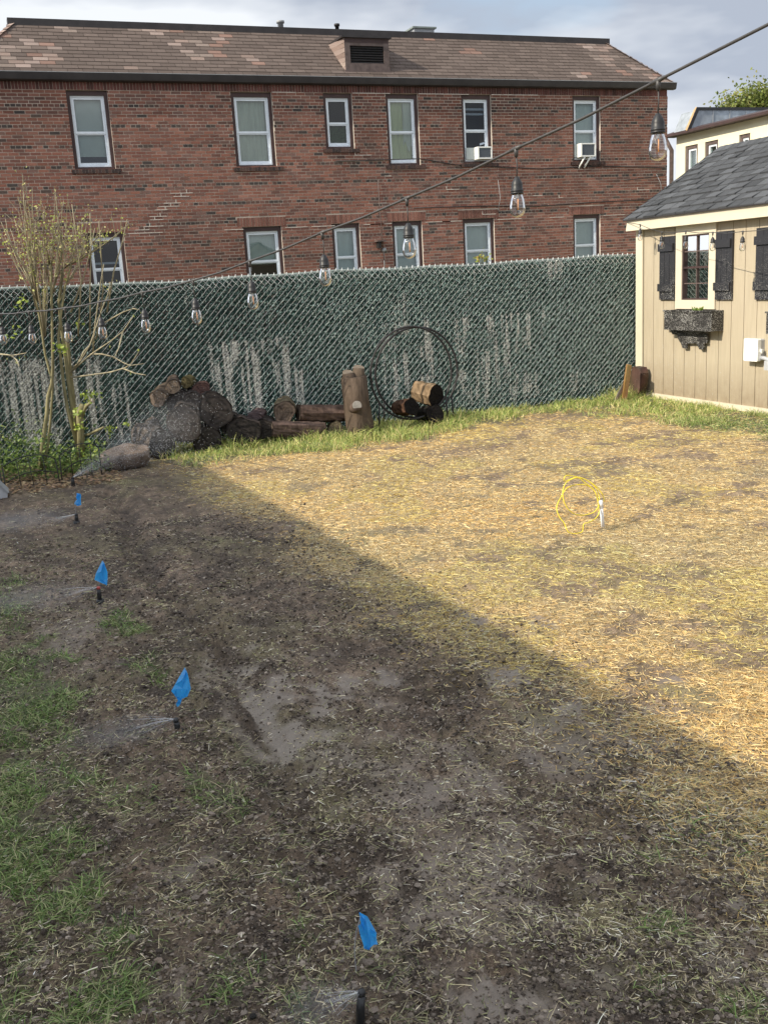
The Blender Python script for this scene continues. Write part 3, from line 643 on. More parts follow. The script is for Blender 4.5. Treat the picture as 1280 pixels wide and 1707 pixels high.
# hip ends and rear slope, flat deck
A_, B_ = roofpt(RX0, 0), roofpt(RX0 + run, SL); C_, D_ = roofpt(RX1, 0), roofpt(RX1 - run, SL)
E1 = (RX0, yb_, R0[1]); E2 = (RX0 + run, yb_ - run, zt); G1 = (RX1, yb_, R0[1]); G2 = (RX1 - run, yb_ - run, zt)
mb.add([A_, B_, E2, E1], [(0, 1, 2, 3)], M['shingle'], (.24, .17, .14)); mb.add([C_, D_, G2, G1], [(3, 2, 1, 0)], M['shingle'], (.24, .17, .14))
mb.add([E1, E2, G2, G1], [(0, 1, 2, 3)], M['shingle'], (.2, .15, .12)); mb.add([B_, D_, G2, E2], [(0, 1, 2, 3)], M['gutter'])
PATCH = [(1.3, 5, 1.0, 6), (1.7, 2, .5, 3), (2.6, 12, .5, 1.2), (4.6, 12, .9, 1.2), (5.0, 9, .5, 2), (5.2, 5, .9, 1.3), (5.6, 7, .4, 1.2), (6.3, 4, .35, 2.0), (5.9, 10, .3, 3), (10.9, 12.5, .9, .8), (12.0, 8, .4, 2), (14.5, 2, .5, 1.2), (15.7, 8, .5, 5), (16.3, 4, .7, 4), (15.6, 11, .5, 2.5), (16.8, 1, .5, 2), (3.6, 1, .3, .7)]
def rcol(x, r):
    k = .85 + .3 * random.random()
    p_ = max([1 - math.hypot((x - a) / c, (r - b) / d) for a, b, c, d in PATCH] + [0])
    base = (.140, .110, .095)
    if r == 0: base = (.115, .09, .078)
    if p_ > 0 and random.random() < .15 + p_ * .9: base = random.choice([(.26, .195, .165), (.30, .235, .205), (.24, .155, .125), (.22, .175, .15)])
    return tuple(v * k for v in base)
for r_ in range(NR):
    s0, s1 = r_ * EXP, (r_ + 1) * EXP; ax = RX0 + s0 * math.cos(TH); bx_ = RX1 - s0 * math.cos(TH); x = ax - (.15 if r_ % 2 else 0) + random.uniform(-.03, .03)
    x -= r_ * .045 % .3
    while x < bx_:
        a, b = max(x + .004, ax), min(x + .300, bx_); x += .304
        if b - a < .02: continue
        if 8.50 < (a + b) / 2 < 9.42 and 2 <= r_ <= 9 and False: continue
        ly = .011 + random.uniform(0, .003); c_ = rcol((a + b) / 2, r_)
        def up(p, k): return (p[0], p[1] - math.sin(TH) * k, p[2] + math.cos(TH) * k)
        a2 = max(a, RX0 + s1 * math.cos(TH)); b2 = min(b, RX1 - s1 * math.cos(TH))
        if b2 <= a2: a2 = b2 = (a + b) / 2
        v = [up(roofpt(a, s0 + .003), ly), up(roofpt(b, s0 + .003), ly), up(roofpt(b2, s1 + .002), .002), up(roofpt(a2, s1 + .002), .002), up(roofpt(a, s0), 0), up(roofpt(b, s0), 0)]
        mb.add(v, [(0, 1, 2, 3), (4, 5, 1, 0)], M['shingle'], c_)
# hip caps
for sx, e in ((RX0, 1), (RX1, -1)):
    for i in range(13):
        p0_ = Vector(roofpt(sx + e * i * EXP * math.cos(TH), i * EXP)); p1_ = Vector(roofpt(sx + e * (i + 1) * EXP * math.cos(TH), (i + 1) * EXP)); q = Vector((.09 * e, -.03, .01)); up_ = Vector((0, -.012, .02))
        c_ = random.choice([(.30, .22, .19), (.22, .16, .13), (.38, .29, .25)])
        mb.add([p0_ + q + up_, p1_ + q + up_ * .4, p1_ + up_ * .6, p0_ + up_ * 1.4, p0_ + q * 1.0 - up_ * .3], [(0, 1, 2, 3)], M['shingle'], c_)
roof = part(mb, 'roof', bld)
mb = MB(); mb.box((RX0 + run - .05, R0[0] + run - .03, zt - .02), (RX1 - run + .05, R0[0] + run + .22, zt + .12), M['gutter']); part(mb, 'roof_coping', roof)
for px, py0, py1, r_ in ((468, 46, 34, .085), (562, 49, 39, .06)):
    b_ = at(px, py0, YB + 2.2); t_ = at(px, py1, YB + 2.2); mb = MB()
    mb.lathe([(r_ * .8, -1), (r_ * .8, t_.z - b_.z - .05), (r_ * 1.15, t_.z - b_.z - .05), (r_ * 1.15, t_.z - b_.z + .0), (0, t_.z - b_.z + .01)], M['gutter'] if px > 500 else M['grey'], b_, 12); part(mb, 'vent_pipe', roof)
mb = MB(); b_ = at(707, 51, YB + 2.6); mb.box((b_.x - .28, b_.y, zt - .02), (b_.x + .28, b_.y + .5, b_.z + .06), M['grey']); mb.box((b_.x - .33, b_.y - .05, b_.z + .06), (b_.x + .33, b_.y + .55, b_.z + .10), M['rail']); part(mb, 'roof_vent', roof)
# dormer
YD = YB + .02; a0 = at(573, 60, YD); a1 = at(647, 60, YD); bz_ = at(610, 118, YD).z; x0, x1, z1 = a0.x, a1.x, a0.z - .02
def yroof(z): return R0[0] + (z - R0[1]) / math.tan(TH)
mb = MB()
mb.box((x0, YD, z1 - .10), (x1, YD + .05, z1), M['brown']); mb.box((x0, YD, bz_), (x0 + .13, YD + .05, z1 - .10), M['brownlt']); mb.box((x1 - .13, YD, bz_), (x1, YD + .05, z1 - .10), M['brownlt'])
mb.box((x0 + .13, YD, bz_), (x1 - .13, YD + .05, bz_ + .17), M['brownlt']); mb.box((x0 + .13, YD + .005, z1 - .16), (x1 - .13, YD + .05, z1 - .10), M['brownlt'])
mb.box((x0 + .12, YD + .2, bz_ + .1), (x1 - .12, YD + .22, z1 - .1), M['dark'])
rows = 9; lz0, lz1 = bz_ + .17, z1 - .16
for side, xx in ((-1, x0), (1, x1)):           # flared cheeks covered in tabs
    fl = .13 * side if side < 0 else .03; n_ = 7
    for i in range(n_):
        t0, t1 = i / n_, (i + 1) / n_; za, zb_ = bz_ + (z1 - bz_) * t0, bz_ + (z1 - bz_) * t1
        c_ = random.choice([(.26, .19, .16), (.30, .23, .2), (.22, .16, .135), (.34, .27, .23)])
        fa, fb = fl * (.25 + .75 * t0), fl * (.25 + .75 * t1)
        mb.add([(xx, YD + .002, za), (xx + fa, yroof(za) + .05, za - .01), (xx + fb, yroof(zb_) + .05, zb_), (xx, YD + .002, zb_ - .01)], [(0, 1, 2, 3)], M['shingle'], c_)
mb.box((x0 - .07, YD - .05, z1), (x1 + .06, yroof(z1) + .12, z1 + .045), M['gutter'])
mb.box((x0 - .02, YD - .012, bz_ - .05), (x1 + .02, YD + .0, bz_ + .02), M['brownlt'])
dm_ = part(mb, 'dormer', roof); mb = MB()
for i in range(7):
    z = lz0 + (lz1 - lz0) * (i + .2) / 7; mb.add([(x0 + .13, YD + .01, z), (x1 - .13, YD + .01, z), (x1 - .13, YD + .07, z + .055), (x0 + .13, YD + .07, z + .055), (x0 + .13, YD + .02, z - .012), (x1 - .13, YD + .02, z - .012)], [(0, 1, 2, 3), (4, 5, 1, 0)], M['black'])
part(mb, 'louvre', roof)
# wires and pipes on the wall
mb = MB()
def wire(pts, r, mt=None, Yw=YB - .03): mb.tube([at(px, py, Yw) for px, py in pts], r, mt or M['black'], 5)
wire([(560, 268), (700, 264), (760, 274), (900, 281), (1000, 276), (1109, 279)], .011); wire([(690, 346), (800, 343), (900, 343), (1000, 336), (1109, 331)], .012)
wire([(1040, 300), (1109, 292)], .008); wire([(630, 300), (634, 360), (641, 440)], .012, M['brownlt'])
wire([(830, 300), (834, 330), (830, 350)], .006, M['grey']); wire([(1094, 290), (1101, 305), (1103, 330)], .007, M['grey']); wire([(640, 420), (641, 450)], .012, M['grey'])
part(mb, 'cable', bld)
mb = MB(); h_ = at(633, 401, YB - .1); mb.box((h_.x - .10, YB - .22, h_.z - .02), (h_.x + .12, YB, h_.z + .015), M['brownlt']); mb.box((h_.x - .05, YB - .14, h_.z - .16), (h_.x + .02, YB, h_.z - .02), M['black']); part(mb, 'vent_hood', bld)
mb = MB(); h_ = at(640, 416, YB - .05); mb.tube([(h_.x, YB - .10, h_.z), (h_.x, YB, h_.z)], .045, M['grey'], 14); part(mb, 'meter', bld)
# air conditioners
def aircon(x0, x1, z0, z1, label, filler):
    Yo = YB - .16; r = empty('air_conditioner', ((x0 + x1) / 2, YB, z0), label, 'air conditioner', 'air conditioners in the upper windows')
    mb = MB(); mb.ring(x0, x1, z0, z1, .03, Yo, YB + .10, M['whiteac']); mb.box((x0 + .03, Yo + .03, z0 + .03), (x1 - .03, YB + .09, z1 - .03), M['acgrille']); part(mb, 'casing', r)
    mb = MB(); z = z0 + .04
    while z < z1 - .04: mb.box((x0 + .04, Yo + .012, z), (x1 - .04, Yo + .03, z + .012), M['acgrille']); z += .024
    part(mb, 'grille', r)
    mb = MB(); xx = filler[0]
    while xx < x0 - .01: mb.box((xx, YB + .05, z0 + .01), (min(xx + .018, x0 - .002), YB + .08, z1), M['blind']); xx += .02
    part(mb, 'side_panel', r)
    return r
aircon(11.56, 11.94, 4.32, 4.60, 'white air conditioner with grey pleated side panel in fifth upper window', (11.35,))
r_ = aircon(14.43, 14.86, 4.34, 4.66, 'white air conditioner held on two slanting braces in the last upper window', (14.36,))
for dx in (.12, .28):
    mb = MB(); mb.tube([(14.43 + dx, YB - .14, 4.34), (14.43 + dx - .11, YB - .02, 4.08)], .02, M['whiteac'], 6); part(mb, 'brace', r_)

# ------------------------------------------------------------------ cream house and trees behind
CX = 22.0; hs = empty('cream_house', (CX, 23, 0), 'cream stucco house with brown eave standing beyond the shed roof', 'house')
yN, yF = 14.0, 28.4; zE = 5.62
mb = MB(); ww = []; zt_ = []
for q0, q1 in (((1142, 243), (1163, 239.5)), ((1175, 236), (1197, 232)), ((1232, 224), (1250.5, 221))):
    p0_, p1_ = atx(*q0, CX), atx(*q1, CX); ww.append((p1_.y, p0_.y)); zt_.append((p0_.z + p1_.z) / 2)
ww += [(20.6, 21.3), (18.5, 19.2)]; zt_ += [5.25, 5.25]
ybk = sorted([yN, yF] + [v for w in ww for v in w])
for i in range(len(ybk) - 1):
    a, b = ybk[i], ybk[i + 1]; w = next((k for k, q in enumerate(ww) if abs(q[0] - a) < 1e-6 and abs(q[1] - b) < 1e-6), None)
    if w is None: mb.box((CX, a, 0), (CX + .25, b, zE), M['creamwall'])
    else: mb.box((CX, a, 0), (CX + .25, b, 3.6), M['creamwall']); mb.box((CX, a, zt_[w]), (CX + .25, b, zE), M['creamwall'])
mb.box((CX + .25, yF - .2, 0), (CX + 9, yF, zE), M['creamwall']); mb.box((CX + .25, yN, 0), (CX + 9, yN + .2, zE), M['creamwall'])
part(mb, 'wall', hs)
for (a, b), zt2 in zip(ww, zt_):
    mb = MB(); mb.ring(a + .002, b - .002, 3.602, zt2 - .002, .10, CX + .04, CX + .14, M['brownlt'], axis='x'); w = part(mb, 'window', hs)
    mb = MB(); mb.ring(a + .10, b - .10, 3.70, zt2 - .10, .07, CX + .07, CX + .15, M['white'], axis='x'); mb.box((CX + .08, a + .17, 4.42), (CX + .13, b - .17, 4.48), M['white']); part(mb, 'sash', w)
    mb = MB(); mb.box((CX + .11, a + .12, 3.75), (CX + .12, b - .12, zt2 - .12), M['glass']); part(mb, 'pane', w)
    mb = MB(); mb.box((CX + .2, a + .1, 3.65), (CX + .22, b - .1, zt2 - .05), M['blind']); part(mb, 'blind', w)
mb = MB()
mb.prism([(CX - .35, zE), (CX + .1, zE), (CX + .55, zE + .20), (CX + .1, zE + .20), (CX - .35, zE + .08)], 'y', yN - .3, yF + .25, M['brown'])
mb.box((CX + .5, yN, zE - .1), (CX + 9, yF - .1, zE + .02), M['membrane'])
YM = yF - 1.0; q_ = [at(1149, 216, YM), at(1163, 182, YM), at(1400, 183, YM), at(1400, 216, YM)]
mb.prism([(p.x, max(p.z, zE)) for p in q_], 'y', YM, YM + .8, M['membrane'])
q2 = [at(1145, 216, YM), at(1161, 178, YM), at(1400, 179, YM), at(1400, 183.5, YM), at(1164, 183, YM), at(1150, 216, YM)]
mb.prism([(p.x, max(p.z, zE)) for p in q2], 'y', YM - .03, YM - .001, M['black'])
o0, o1, o2, o3 = at(1128, 221, yF + .1), at(1160, 177, yF - .5), at(1161, 178, YM), at(1145, 217, YM - .02); mb.add([o0, o1, o2, o3], [(0, 1, 2, 3)], M['osb'])
for px in (1188, 1216, 1243): p = at(px, 183, YM - .004); mb.box((p.x, YM - .012, zE), (p.x + .03, YM - .001, p.z), M['grey'])
part(mb, 'roof', hs)
mb = MB(); mb.tube([(CX - .1, yF + .12, 0), (CX - .1, yF + .12, zE - .4), (CX - .32, yF + .15, zE - .05)], .07, M['brownlt'], 8); part(mb, 'downspout', hs)

def tree(name, label, base, height, crown_r, cols, seed, n=14000, leaf=.09, bare=.35):
    rs = np.random.default_rng(seed); random.seed(seed); base = Vector(base)
    r = empty(name, base, label, 'tree')
    mb = MB(); top = base + Vector((0, 0, height * .45)); mb.tube([base, base + Vector((.1, 0, height * .22)), top], [height * .03, height * .024, height * .016], M['bark'], 8, (.2, .15, .11))
    tips = []
    for i in range(11):
        a = random.uniform(0, 6.28); e = random.uniform(.35, 1.3); q = top - Vector((0, 0, random.uniform(0, height * .15)))
        l = crown_r * random.uniform(.6, 1.0); p1_ = q + Vector((math.cos(a) * math.cos(e), math.sin(a) * math.cos(e), math.sin(e))) * l
        mb.tube([q, (q + p1_) / 2 + Vector((0, 0, .1 * l)), p1_], [height * .012, height * .007, height * .003], M['bark'], 5, (.2, .15, .11)); tips.append((q + p1_) / 2); tips.append(p1_)
    part(mb, 'trunk', r)
    cc = np.array([t_[:] for t_ in tips]); k = rs.integers(0, len(cc), n)
    cent = cc[k] + rs.normal(0, crown_r * .20, (n, 3)); u = rs.normal(0, 1, (n, 3)); u /= np.linalg.norm(u, axis=1)[:, None]; v = np.cross(u, rs.normal(0, 1, (n, 3))); v /= np.linalg.norm(v, axis=1)[:, None]
    s_ = rs.uniform(.5, 1.2, (n, 1)) * leaf
    V = np.stack([cent - u * s_, cent + v * s_ * .6, cent + u * s_, cent - v * s_ * .6], 1).reshape(-1, 3) - np.array(base[:])
    C = np.repeat(np.array(cols)[rs.integers(0, len(cols), n)] * rs.uniform(.7, 1.25, (n, 1)), 4, 0)
    npmesh('crown', V, np.arange(4 * n).reshape(n, 4), C, M['leaf'], parent=r); return r
tree('tree', 'leafy green tree rising behind the cream house roof', (at(1247, 200, 36).x, 36, 0), (at(1247, 150, 36).z - .6) / .45, 1.7, [(.16, .20, .04), (.22, .26, .06), (.10, .13, .03), (.28, .27, .09)], 3, 14000, .085)
tree('tree', 'yellowish tree glimpsed in the gap between brick building and cream house', (at(1113, 330, 36).x, 36, 0), (at(1113, 325, 36).z - .4) / .45, 1.1, [(.20, .17, .05), (.28, .22, .07), (.14, .13, .04)], 4, 4000, .07)
random.seed(21)

# ------------------------------------------------------------------ shed
XW = 7.87; YC = 10.92; YN = 6.2
shed = empty('garden_shed', (XW, 8.5, 0), 'tan wooden garden shed with black shutters and charcoal shingled roof', 'shed')
mb = MB(); W1 = (9.53, 10.01, 1.24, 1.99); W2 = (7.75, 8.23, 1.24, 1.99)
ycuts = [YN]; y = YC - .14
bds = []
while y > YN: bds.append((max(y - .203, YN), y)); y -= .203
for a, b in bds:
    for k_, (c, d) in enumerate(((0.06, 2.14),)):
        segs_ = [(a + .004, b - .004, c, d)]
        for w in (W1, W2):
            ns = []
            for (p_, q_, r_, s_) in segs_:
                if q_ <= w[0] or p_ >= w[1]: ns.append((p_, q_, r_, s_)); continue
                if p_ < w[0]: ns.append((p_, w[0], r_, s_))
                if q_ > w[1]: ns.append((w[1], q_, r_, s_))
                m0, m1 = max(p_, w[0]), min(q_, w[1]); ns.append((m0, m1, r_, w[2])); ns.append((m0, m1, w[3], s_))
            segs_ = ns
        for (p_, q_, r_, s_) in segs_: mb.box((XW, p_, r_), (XW + .012, q_, s_), M['siding'])
for (a, b, c, d) in ((YN, W2[0], .05, 2.2), (W2[1], W1[0], .05, 2.2), (W1[1], YC - .01, .05, 2.2), (W2[0], W2[1], .05, 1.24), (W2[0], W2[1], 1.99, 2.2), (W1[0], W1[1], .05, 1.24), (W1[0], W1[1], 1.99, 2.2)):
    mb.box((XW + .010, a, c), (XW + .05, b, d), M['siding'])
XR = 9.34 * .985; XE = XW + 2 * (XR - XW)
mb.box((XW + .05, YC - .05, .05), (XE, YC - .012, 2.2), M['siding']); mb.box((XW + .05, YN, .05), (XE, YN + .05, 2.2), M['siding']); mb.box((XE - .05, YN + .05, .05), (XE, YC - .05, 2.2), M['siding'])
zR = 2.24 + (XR - XW + .13) * math.tan(rad(30))
for yy in (YC - .05, YN): mb.prism([(XW, 2.2), (XE, 2.2), (XR, zR - .03)], 'y', yy, yy + .03, M['siding'])
part(mb, 'wall', shed)
mb = MB(); mb.box((XW - .018, YC - .135, .02), (XW + .001, YC + .005, 2.15), M['cream']); mb.box((XW + .001, YC - .012, .02), (XW + .12, YC + .005, 2.15), M['cream']); part(mb, 'corner_trim', shed)
mb = MB(); mb.box((XW - .03, YN, -.05), (XW - .001, YC - .137, .07), M['cream']); part(mb, 'base_board', shed)
XF = XW - .13
mb = MB(); mb.box((XF, YN - .1, 2.10), (XF + .02, YC + .04, 2.235), M['cream']); mb.box((XF + .02, YN - .1, 2.10), (XW - .02, YC + .04, 2.115), M['cream'])
mb.prism([(XF, 2.10), (XF + .02, 2.235), (XR, zR - .02), (XR, zR - .14), (XW + .05, 2.10)], 'y', YC + .041, YC + .06, M['cream'])
part(mb, 'fascia', shed)
# shed roof
a30 = rad(30); ex0 = XF - .03; SLs = (XR - ex0) / math.cos(a30); nr = 12; e_ = SLs / nr; Z0 = 2.235
def sp(s, y, k=0, side=1):
    x = ex0 + s * math.cos(a30); z = Z0 + s * math.sin(a30)
    x, z = x - math.sin(a30) * k, z + math.cos(a30) * k
    return (x if side == 1 else 2 * XR - x, y, z)
mb = MB(); ya, yb2 = YN - .15, YC + .08
for side in (1, -1): mb.add([sp(0, ya, 0, side), sp(0, yb2, 0, side), sp(SLs, yb2, 0, side), sp(SLs, ya, 0, side)], [(0, 1, 2, 3)], M['shedroof'], (.03, .033, .037))
for r_ in range(nr):
    y = ya - (.12 if r_ % 2 else 0) - random.uniform(0, .1)
    while y < yb2:
        w_ = random.choice([.14, .17, .2, .24, .17]); a, b = max(y, ya), min(y + w_ - .011, yb2); y += w_
        if b - a < .02: continue
        k = random.choice([.75, .88, 1, 1, 1.15, 1.4]) ; c_ = (.082 * k, .086 * k, .092 * k); s0, s1 = r_ * e_, (r_ + 1) * e_; ly = random.choice([.010, .020])
        skew = .0
        mb.add([sp(s0 + .003, a, ly), sp(s0 + .003, b, ly), sp(s1 + .004, b + skew, .002), sp(s1 + .004, a + skew, .002), sp(s0, a), sp(s0, b)], [(3, 2, 1, 0), (0, 1, 5, 4)], M['shedroof'], c_)
y = ya
while y < yb2:    # ridge caps
    b = min(y + .15, yb2); k = random.uniform(.8, 1.5); c_ = (.082 * k, .086 * k, .092 * k)
    A = sp(SLs - .13, y, .016); B_ = sp(SLs - .13, b, .012); C_ = (XR, b, zR + .028); D_ = (XR, y, zR + .032); E_ = (2 * XR - A[0], y, A[2]); G_ = (2 * XR - A[0], b, A[2])
    mb.add([A, B_, C_, D_, G_, E_], [(3, 2, 1, 0), (3, 5, 4, 2)], M['shedroof'], c_); y += .15
mb.box((ex0, ya, Z0 - .012), (ex0 + .02, yb2, Z0 + .008), M['gutter'])
for i in range(nr): 
    s0, s1 = i * e_, (i + 1) * e_; mb.add([sp(s0, yb2, -.015), sp(s1, yb2, -.015), sp(s1, yb2, .012), sp(s0, yb2, .012)], [(0, 1, 2, 3)], M['shedroof'], (.06, .065, .072))
part(mb, 'roof', shed)
# shed windows
def shed_window(w):
    y0, y1, z0, z1 = w
    mb = MB(); t = .115; X0 = XW - .022
    for (a, b, c, d) in ((y0 - t, y0, z0, z1 + .0), (y1, y1 + t, z0, z1), (y0 - t, y1 + t, z1, z1 + .125), (y0 - t, y1 + t, z0 - .105, z0)): mb.box((X0, a, c), (XW - .001, b, d), M['cream'])
    o = part(mb, 'window', shed)
    mb = MB(); zm = (z0 + z1) / 2; X1 = XW + .01
    mb.ring(y0, y1, z0, z1, .018, X1 - .02, X1 + .02, M['brown'], axis='x'); mb.box((X1 - .02, y0 + .018, zm - .012), (X1 + .01, y1 - .018, zm + .012), M['brown'])
    for (a, b) in ((z0 + .018, zm - .012), (zm + .012, z1 - .018)):
        mb.box((X1 - .008, (y0 + y1) / 2 - .006, a), (X1 + .008, (y0 + y1) / 2 + .006, b), M['brownlt']); mb.box((X1 - .006, y0 + .018, (a + b) / 2 - .006), (X1 + .007, y1 - .018, (a + b) / 2 + .006), M['brownlt'])
    part(mb, 'sash', o)
    mb = MB(); mb.add([(X1 + .012, y0 + .01, z0 + .01), (X1 + .012, y1 - .01, z0 + .01), (X1 + .012, y1 - .01, z1 - .01), (X1 + .012, y0 + .01, z1 - .01)], [(0, 1, 2, 3)], M['glassdark'])
    part(mb, 'pane', o)
    mb = MB(); mb.box((XW + .35, y0 - .1, z0 - .1), (XW + .36, y1 + .1, z1 + .1), M['dark']); mb.box((XW + .09, y1 - .12, z0), (XW + .1, y1 - .02, z1), M['siding']); part(mb, 'interior', o)
shed_window(W1); shed_window(W2)
def shutter(y0, y1):
    mb = MB(); n_ = 3; w_ = (y1 - y0) / n_
    for i in range(n_): mb.box((XW - .028, y0 + i * w_ + .002, 1.243), (XW - .001, y0 + (i + 1) * w_ - .002, 1.995), M['shutter'])
    mb.box((XW - .02, y0 + .003, 1.245), (XW - .002, y1 - .003, 1.993), M['shutter'])
    o = part(mb, 'shutter', shed)
    for zc in (1.865, 1.39):
        mb = MB(); mb.box((XW - .05, y0 + .02, zc - .045), (XW - .029, y1 - .01 + .02, zc + .045), M['shutter']); part(mb, 'batten', o)
shutter(10.135, 10.43); shutter(9.13, 9.405); shutter(8.43, 8.765); shutter(7.28, 7.62)
def flower_box(y0, y1):
    XB = XW - .17
    mb = MB(); zt2, zb2 = 1.125, .895
    mb.box((XB, y0, zb2), (XB + .015, y1, zt2), M['boxpaint']); mb.box((XB + .015, y0, zb2), (XW - .03, y0 + .015, zt2), M['boxpaint']); mb.box((XB + .015, y1 - .015, zb2), (XW - .03, y1, zt2), M['boxpaint'])
    mb.box((XB + .015, y0 + .015, zb2), (XW - .03, y1 - .015, zb2 + .015), M['boxpaint']); mb.box((XW - .03, y0, zb2), (XW - .001, y1, zt2), M['boxpaint'])
    mb.box((XB + .016, y0 + .016, zb2 + .016), (XW - .031, y1 - .016, zt2 - .035), M['soilbox'])
    mb.box((XB - .012, y0 - .012, zt2 - .012), (XB, y1 + .012, zt2 + .006), M['boxpaint'])
    o = part(mb, 'flower_box', shed)
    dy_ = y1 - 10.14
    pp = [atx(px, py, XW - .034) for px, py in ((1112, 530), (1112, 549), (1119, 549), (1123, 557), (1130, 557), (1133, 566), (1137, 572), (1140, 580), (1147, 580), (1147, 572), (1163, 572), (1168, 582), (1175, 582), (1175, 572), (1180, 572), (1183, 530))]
    mb = MB(); n_ = len(pp); vs = [(XW - .055, p.y + dy_, p.z) for p in pp] + [(XW - .032, p.y + dy_, p.z) for p in pp]  # thin black board with a stepped lower edge below the box
    mb.add(vs, [tuple(range(n_)), tuple(range(n_, 2 * n_))[::-1]] + [(i, i + n_, (i + 1) % n_ + n_, (i + 1) % n_) for i in range(n_)], M['boxpaint']); part(mb, 'stepped_board', o)
M['soilbox'] = mat('potting_soil', (.05, .035, .025), .9, .2, .4, 40, .8, 90)
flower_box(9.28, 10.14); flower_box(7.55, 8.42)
# little plant in the box
mb = MB(); rp = random.Random(5)
for i in range(26):
    a = rp.uniform(0, 6.28); l = rp.uniform(.05, .12); b_ = Vector((XW - .09, 9.62 + rp.uniform(-.05, .05), 1.08)); d = Vector((math.cos(a) * .5, math.sin(a) * .7, 1)).normalized(); s_ = d.cross(Vector((rp.uniform(-1, 1), rp.uniform(-1, 1), .1))).normalized() * .013
    mb.add([b_, b_ + d * l * .55 + s_, b_ + d * l, b_ + d * l * .55 - s_], [(0, 1, 2, 3)], M['leaf'], rp.choice([(.20, .30, .05), (.28, .38, .08), (.14, .22, .04)]))
tag(mb.build('potted_plant', origin=(XW - .09, 9.62, 1.08)), 'small bright green leafy plant in the black flower box', 'plant')
# electrical box
eb = empty('electrical_box', (XW, 8.87, .5), 'white plastic electrical box mounted low on the tan shed wall', 'electrical box')
mb = MB(); ey0, ey1, ez0, ez1 = 8.60, 8.83, .585, .83; XB = XW - .10
def rbox(mb, a, b, mt, r=.012):
    x0, y0, z0 = a; x1, y1, z1 = b
    pr = [(y0 + r, z0), (y1 - r, z0), (y1, z0 + r), (y1, z1 - r), (y1 - r, z1), (y0 + r, z1), (y0, z1 - r), (y0, z0 + r)]
    mb.prism(pr, 'x', x0, x1, mt)
rbox(mb, (XB, ey0 + .01, ez0), (XB + .045, ey1, ez1), M['whiteac']); part(mb, 'cover', eb)
mb = MB(); rbox(mb, (XB + .047, ey0 + .015, ez0 + .005), (XW - .002, ey1 - .005, ez1 - .005), M['greyplastic']); part(mb, 'base', eb)
mb = MB(); mb.box((XB + .03, ey0 - .012, .69), (XB + .06, ey0 + .015, .72), M['whiteac']); mb.box((XB + .025, ey0 - .02, .675), (XB + .04, ey0 - .008, .715), M['whiteac']); part(mb, 'latch', eb)
mb = MB(); mb.tube([(XW - .05, ey0 + .015, .625), (XW - .05, ey0 - .05, .62), (XW - .05, ey0 - .14, .60)], .022, M['greyplastic'], 10); mb.box((XW - .09, ey0 - .20, .50), (XW - .002, ey0 - .08, .60), M['greyplastic']); part(mb, 'conduit', eb)

# ------------------------------------------------------------------ chain link fence
YF = 11.0; FX0, FX1, FZ = -2.2, 7.98, 1.81
fence = empty('chain_link_fence', (3, YF, 0), 'chain link fence with shaggy dark green privacy slats', 'fence')
mb = MB(); hp = .0365; xx = FX0; rows_ = int(FZ / hp)
V = []; Q = []
def seg(p, q, r):
    p = np.array(p); q = np.array(q); d = q - p; d /= np.linalg.norm(d); u = np.cross(d, [0, 1, 0]); u /= np.linalg.norm(u); w = np.cross(d, u); o = len(V)
    for c_ in (p, q):
        for k in range(4): a = math.pi / 4 + k * math.pi / 2; V.append(c_ + u * math.cos(a) * r + w * math.sin(a) * r)
    for k in range(4): Q.append((o + k, o + (k + 1) % 4, o + 4 + (k + 1) % 4, o + 4 + k))
i = 0
while xx < FX1:
    for j in range(rows_):
        z0_, z1_ = FZ - (j + 1) * hp, FZ - j * hp
        wob = .0012 * math.sin(i * 3.1 + j * 1.7)
        # '/' leans in front of the slats, '\' passes behind
        if j % 2 == 0: seg((xx + wob, YF - .012, z0_), (xx + hp + wob, YF - .020, z1_), .0016)
        else:
            if j < 3: seg((xx + hp, YF - .016, z0_), (xx, YF - .012, z1_), .0019)
            else: seg((xx + hp, YF + .022, z0_), (xx, YF + .018, z1_), .0019)
    # second interlocked wire, shifted half a cell
    for j in range(rows_):
        z0_, z1_ = FZ - (j + 1) * hp, FZ - j * hp
        if j % 2 == 1: seg((xx + hp, YF - .020, z0_), (xx + 2 * hp, YF - .012, z1_), .0016)
        else:
            if j < 3: seg((xx + 2 * hp, YF - .012, z0_), (xx + hp, YF - .016, z1_), .0019)
            else: seg((xx + 2 * hp, YF + .022, z0_), (xx + hp, YF + .018, z1_), .0019)
    seg((xx + hp, YF - .016, FZ), (xx + hp + .010, YF - .010, FZ + .022), .0024); seg((xx + hp, YF - .012, FZ), (xx + hp + .006, YF - .010, FZ + .024), .0024)
    xx += 2 * hp; i += 1
def sag(x, z): return z + (.012 * np.sin(x * 1.9 + .6) + .006 * np.sin(x * 5.3) - .010 * np.abs(np.sin(x * 1.18))) * (z / FZ)
V = np.array(V); V[:, 2] = sag(V[:, 0], V[:, 2]); V[:, 1] += .012 * np.sin(V[:, 0] * 2.3) * np.sin(V[:, 2] * 1.7) * 0
npm = npmesh('chain_mesh', V - np.array([3, YF, 0]), np.array(Q), np.ones((len(V), 3)), M['galv'], parent=fence)
mb = MB(); mb.tube([(q_, YF + .045, float(sag(q_, FZ - .012))) for q_ in np.linspace(FX0, FX1, 60)], .021, M['rail'], 10); part(mb, 'top_rail', fence)
for px_ in (-1.9, .62, 3.3, 5.9, 7.93):
    mb = MB(); mb.tube([(px_, YF + .05, -.1), (px_, YF + .05, FZ - .03)], .026, M['rail'], 10); part(mb, 'post', fence)
